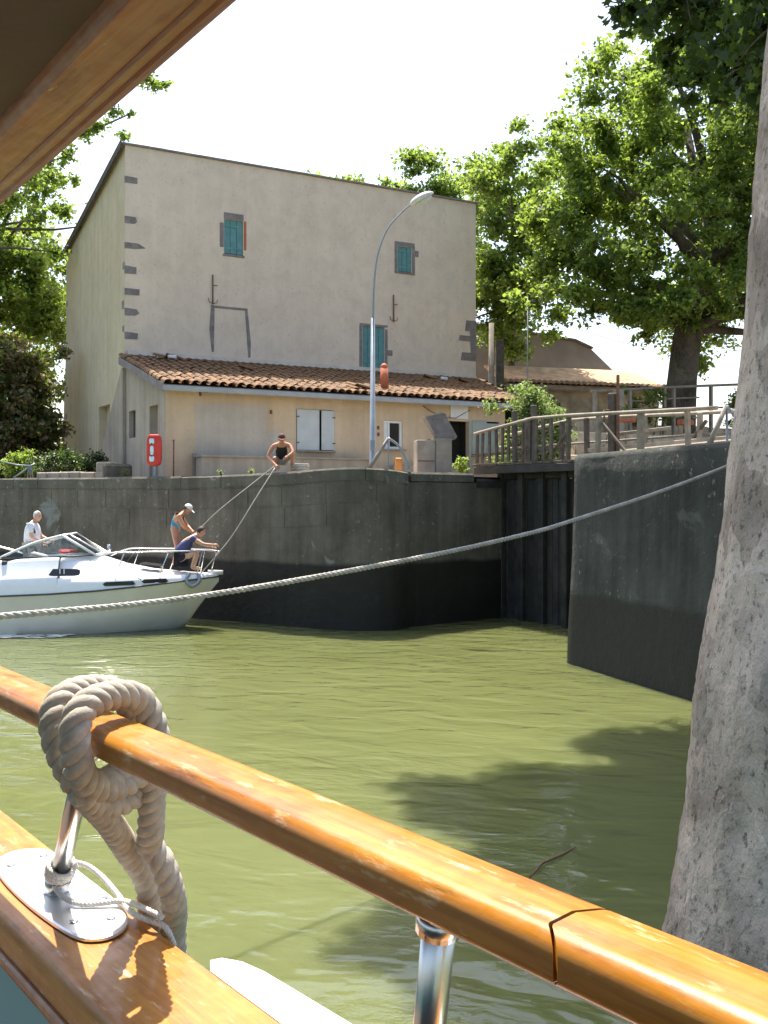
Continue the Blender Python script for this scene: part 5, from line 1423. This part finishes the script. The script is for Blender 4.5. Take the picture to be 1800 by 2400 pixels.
# left trees beyond the gable
cl = gen_clumps((-17.5, 44, 12.5), (4.0, 4, 4.6), 130, .6, 1.1, R_, .4) + gen_clumps((-14.6, 41.5, 16.4), (1.6, 2.0, 1.7), 24, .35, .7, R_, .2) + gen_clumps((-14.7, 42.5, 10.6), (1.9, 1.5, 3.6), 60, .5, .9, R_, .1)
tree('leafy_tree', 'bright leafy tree beyond the left gable of the house', (-17.2, 44, 3.5), [(-17.2, 44, 3.3), (-17.3, 44, 7), (-17.2, 44, 11), (-17, 44, 14)], [.4, .34, .28, .15], cl, 430, .11, 31, [M_leafB, M_leafA], M_barkd, limbs=16, mix=.25, group='trees left of the house')
cl = gen_clumps((-19.5, 38.5, 14.6), (4.3, 2.6, 3.6), 90, .6, 1.1, R_, .4)
for (x, y, z, r) in ((-9.9, 37.2, 18.2, .5), (-9.3, 37.1, 18.5, .48), (-8.75, 37.0, 18.2, .48), (-8.3, 37.0, 18.0, .34), (-7.85, 36.9, 17.95, .22), (-9.8, 37.1, 17.0, .32), (-10.4, 37.1, 16.5, .42), (-11.0, 37.2, 16.3, .40), (-9.4, 37, 16.2, .26), (-9.15, 36.9, 16.9, .16), (-11.5, 37.2, 15.5, .42),
                     (-12.1, 37.3, 14.8, .5), (-11.2, 37.2, 14.6, .26), (-10.5, 37.1, 13.7, .28), (-11.6, 37.2, 13.4, .40), (-10.9, 37.1, 12.9, .24), (-13.0, 37.4, 15.0, .62), (-13.6, 37.5, 14.0, .62), (-12.6, 37.3, 13.2, .5), (-14.6, 37.6, 15.3, .6), (-15.4, 37.6, 14.2, .6), (-14.2, 37.3, 12.9, .5), (-12.0, 37.2, 12.0, .45)):
    cl.append(((x, y, z), r * 1.25))
tree('plane_tree', 'dark tall plane tree reaching out branches above the gable roof', (-20.5, 38.5, 3.5), [(-20.5, 38.5, 3.3), (-20.4, 38.5, 7), (-20.2, 38.5, 11), (-19.8, 38.3, 14.5)], [.5, .42, .36, .2], cl, 520, .105, 32, [M_leafA, M_leafB], M_barkd, limbs=44, mix=.4, twigs=0, group='trees left of the house')
cl = gen_clumps((-13.6, 36.2, 6.2), (2.1, 1.6, 3.0), 110, .5, .9, R_, .1) + gen_clumps((-15.6, 36.5, 5.4), (1.8, 1.5, 2.4), 60, .5, .8, R_, .1)
tree('ivy_thicket', 'brownish ivy covered thicket beside the far end of the gable', (-14.0, 36.2, 3.5), [(-14, 36.2, 3.3), (-13.9, 36.2, 5), (-13.7, 36.2, 7), (-13.6, 36.2, 8.4)], [.24, .2, .15, .08], cl, 520, .105, 33, [M_leafA, M_leafX], M_barkd, limbs=18, mix=.6, cat='thicket')
cl = gen_clumps((-17.6, 37.5, 8.2), (2.0, 1.5, 2.4), 34, .5, .9, R_, .2)
tree('leafy_bush', 'mid green leafy bush rising behind the ivy thicket', (-17.4, 37.5, 3.5), [(-17.4, 37.5, 3.3), (-17.4, 37.5, 6), (-17.6, 37.5, 8)], [.15, .12, .07], cl, 420, .12, 38, [M_leafA, M_leafB], M_barkd, limbs=10, mix=.4, cat='bush')
# hedge and shrubs
def bush(name, label, center, radii, n, r0, r1, per, leaf, seed, mats, mix, cat='bush', tmpl=QUAD, stems=8):
    rng = np.random.default_rng(seed); cl = gen_clumps(center, radii, n, r0, r1, rng, .2, cut=lambda p: p[2] > 3.68)
    t = thing(name, label, cat, (center[0], center[1], 3.56)); mb = MB()
    for k in range(stems):
        c = cl[k % len(cl)][0]; limb(mb, (center[0] + rng.normal() * radii[0] * .25, center[1] + rng.normal() * .1, 3.5), c, .035, .008, rng, 5)
    o = mb.build('stems', M_barkd, t); o.location = -t.location
    C = clump_points(cl, per, rng); C = C[C[:, 2] > 3.6]
    o = leaf_mesh('foliage', C, leaf, rng, tmpl, mats, t, (rng.random(len(C)) < mix).astype(int)); o.location = -t.location
bush('hedge', 'dark clipped hedge at the foot of the gable', (-9.35, 30.9, 4.02), (1.35, .55, .52), 60, .25, .40, 700, .045, 41, [M_leafH, M_leafD], .3, 'hedge')
bush('bright_shrub', 'bright green shrub at the left end of the dark hedge', (-11.1, 31.6, 4.0), (.55, .5, .5), 24, .22, .36, 700, .05, 42, [M_leafB, M_leafA], .3)
bush('silver_shrub', 'silvery green feathery shrub behind the footbridge railing', (4.2, 29.2, 5.0), (1.15, .9, 1.15), 60, .28, .5, 620, .055, 43, [M_leafS, M_leafA], .25, stems=14)
bush('yellow_plant', 'small yellow green plant in front of the dark doorway', (1.95, 27.0, 3.98), (.16, .15, .34), 8, .12, .2, 900, .05, 44, [M_leafB, M_leafA], .3, 'plant', stems=4)
bush('ivy_mound', 'dark ivy mound between the house corner and tiled shed', (4.9, 37.2, 6.0), (1.2, .8, 1.3), 40, .3, .55, 500, .07, 45, [M_leafH, M_leafD], .4)
for i, (x, y) in enumerate(((-7.0, 28.0), (-4.15, 26.1), (-3.3, 25.5))):
    bush('wall_weed', ('dry pale weed tuft on the coping below the lifebuoy cabinet', 'tiny green weed on the coping at the ledge wall end', 'tiny green weed on the coping in front of the ledge wall middle')[i], (x, y, 3.74), (.16 if i == 0 else .06, .06, .09), 4 if i == 0 else 2, .08, .12, 1200, .025, 46 + i, [M_leafS if i == 0 else M_leafB, M_leafX], .4 if i == 0 else .1, 'weed', stems=3)
# plants growing on the terraces
for i, (x, y, z, lab) in enumerate(((8.6, 34.2, 6.0, 'leafy shrub by the foot of the big plane trunk'), (13.0, 36.2, 6.3, 'loose shrub right of the big plane trunk'))):
    bush('terrace_shrub', lab, (x, y, z), (1.0, .6, .7), 26, .25, .45, 560, .06, 50 + i, [M_leafA, M_leafB], .35)

# ------------------------------------------------------------------ near plane tree: pale leaning trunk and overhanging branches
nt_ = thing('plane_tree', 'pale speckled plane trunk leaning up beside the boat with dark overhanging leaves', 'tree', (2.35, 6.0, .2))
rng = np.random.default_rng(77)
TR = [(-.5, 1.58, 6.0, .80), (.0, 1.63, 6.0, .77), (.55, 1.70, 6.0, .70), (1.0, 1.765, 6, .64), (1.83, 1.85, 6.0, .56), (2.5, 1.945, 6.0, .50), (3.18, 2.035, 6.0, .46), (4.2, 2.14, 6.0, .42), (5.35, 2.235, 6.0, .37), (6.6, 2.36, 6.05, .33), (8.0, 2.5, 6.2, .28), (10.0, 2.6, 6.6, .2)]
zz = np.concatenate([np.linspace(-.5, 5.5, 260), np.linspace(5.6, 10, 20)])
tz = [a[0] for a in TR]
nseg = 128; V = []
from mathutils import noise as mn
for z in zz:
    e = np.interp(z, tz, [a[1] for a in TR]); r = np.interp(z, tz, [a[3] for a in TR]); y = np.interp(z, tz, [a[2] for a in TR])
    cx = e + r
    for k in range(nseg):
        a = 2 * PI * k / nseg
        p = Vector((math.cos(a), math.sin(a), z * .8))
        d = 1 + .055 * mn.noise(p * 1.6) + .030 * mn.noise(p * 5 + Vector((5, 2, 1))) + .014 * mn.noise(p * 15) + .006 * mn.noise(p * 40)
        if z < .9: d += .06 * (0.9 - z) * math.sin(a * 4 + 1) 
        V.append((cx + math.cos(a) * r * d, y + math.sin(a) * r * d, z))
F = []
for i in range(len(zz) - 1):
    for k in range(nseg): F.append((i * nseg + k, i * nseg + (k + 1) % nseg, (i + 1) * nseg + (k + 1) % nseg, (i + 1) * nseg + k))
mb = MB(); mb.add(V, F, 0, True)
o = mb.build('trunk', M_bark, nt_); o.location = -nt_.location
near = []
def vis(px, py, Y, r): near.append((((px - 900) / 2400 * Y, Y, 3 - (py - 1171) * Y / 2400), r))
for (px, py, Y, r) in ((1480, 15, 8.5, .26), (1540, 20, 8.3, .30), (1600, -10, 8.0, .36), (1650, 30, 8.2, .30), (1700, 60, 8.0, .34), (1740, 110, 7.6, .36), (1690, 140, 7.9, .30), (1760, 40, 7.4, .36), (1650, 180, 8.3, .24),
                       (1610, 150, 8.6, .18), (1720, 190, 7.8, .26), (1580, 100, 8.6, .20), (1560, 150, 8.8, .16), (1620, 230, 8.6, .14), (1790, 150, 7.2, .3), (1810, 60, 7, .4), (1510, 60, 8.7, .16), (1455, 40, 8.8, .10), (1780, 230, 7.4, .16), (1590, 190, 8.8, .12), (1680, 235, 8.4, .12)):
    vis(px, py, Y, r)
shade_crown = []  # unseen clumps above the frame, stretched outwards to shade the water at right
while len(shade_crown) < 250:
    p = np.array([rng.uniform(-.7, 7.2), rng.uniform(6, 21.5), rng.uniform(8.0, 17.5)])
    if (p[2] - 3) < .49 * p[1] + 1.3: continue
    if ((p[0] - 3.2) / 3.9) ** 2 + ((p[1] - 13.5) / 7.6) ** 2 + ((p[2] - 12.6) / 5.0) ** 2 > 1: continue
    shade_crown.append((tuple(p), rng.uniform(.7, 1.2)))
mb = MB()
fork = Vector((2.85, 6.2, 7.6))
for i, (c, r) in enumerate(near):
    if i % 3 == 0: limb(mb, (2.75, 6.2, 7.0), c, .05, .010, rng, 7, .18)
    for q in range(3):
        v = Vector(rng.normal(size=3)).normalized(); limb(mb, c, Vector(c) + v * r, .009, .003, rng, 3)
for i, (c, r) in enumerate(shade_crown):
    if i % 3 == 0: limb(mb, fork, c, .10, .02, rng, 6)
o = mb.build('branches', M_barkd, nt_); o.location = -nt_.location
C = clump_points(near, 900, rng)
o = leaf_mesh('crown', C, .050, rng, PALM, [M_leafD, M_leafB], nt_, (rng.random(len(C)) < .10).astype(int), .6); o.location = -nt_.location
C = clump_points(shade_crown, 420, rng)
o = leaf_mesh('crown', C, .125, rng, PALM[[0, 2, 4, 6, 8, 10]], [M_leafD, M_leafA], nt_, (rng.random(len(C)) < .3).astype(int), .6); o.location = -nt_.location  # unseen upper crown, shaped for the shade it casts on the water
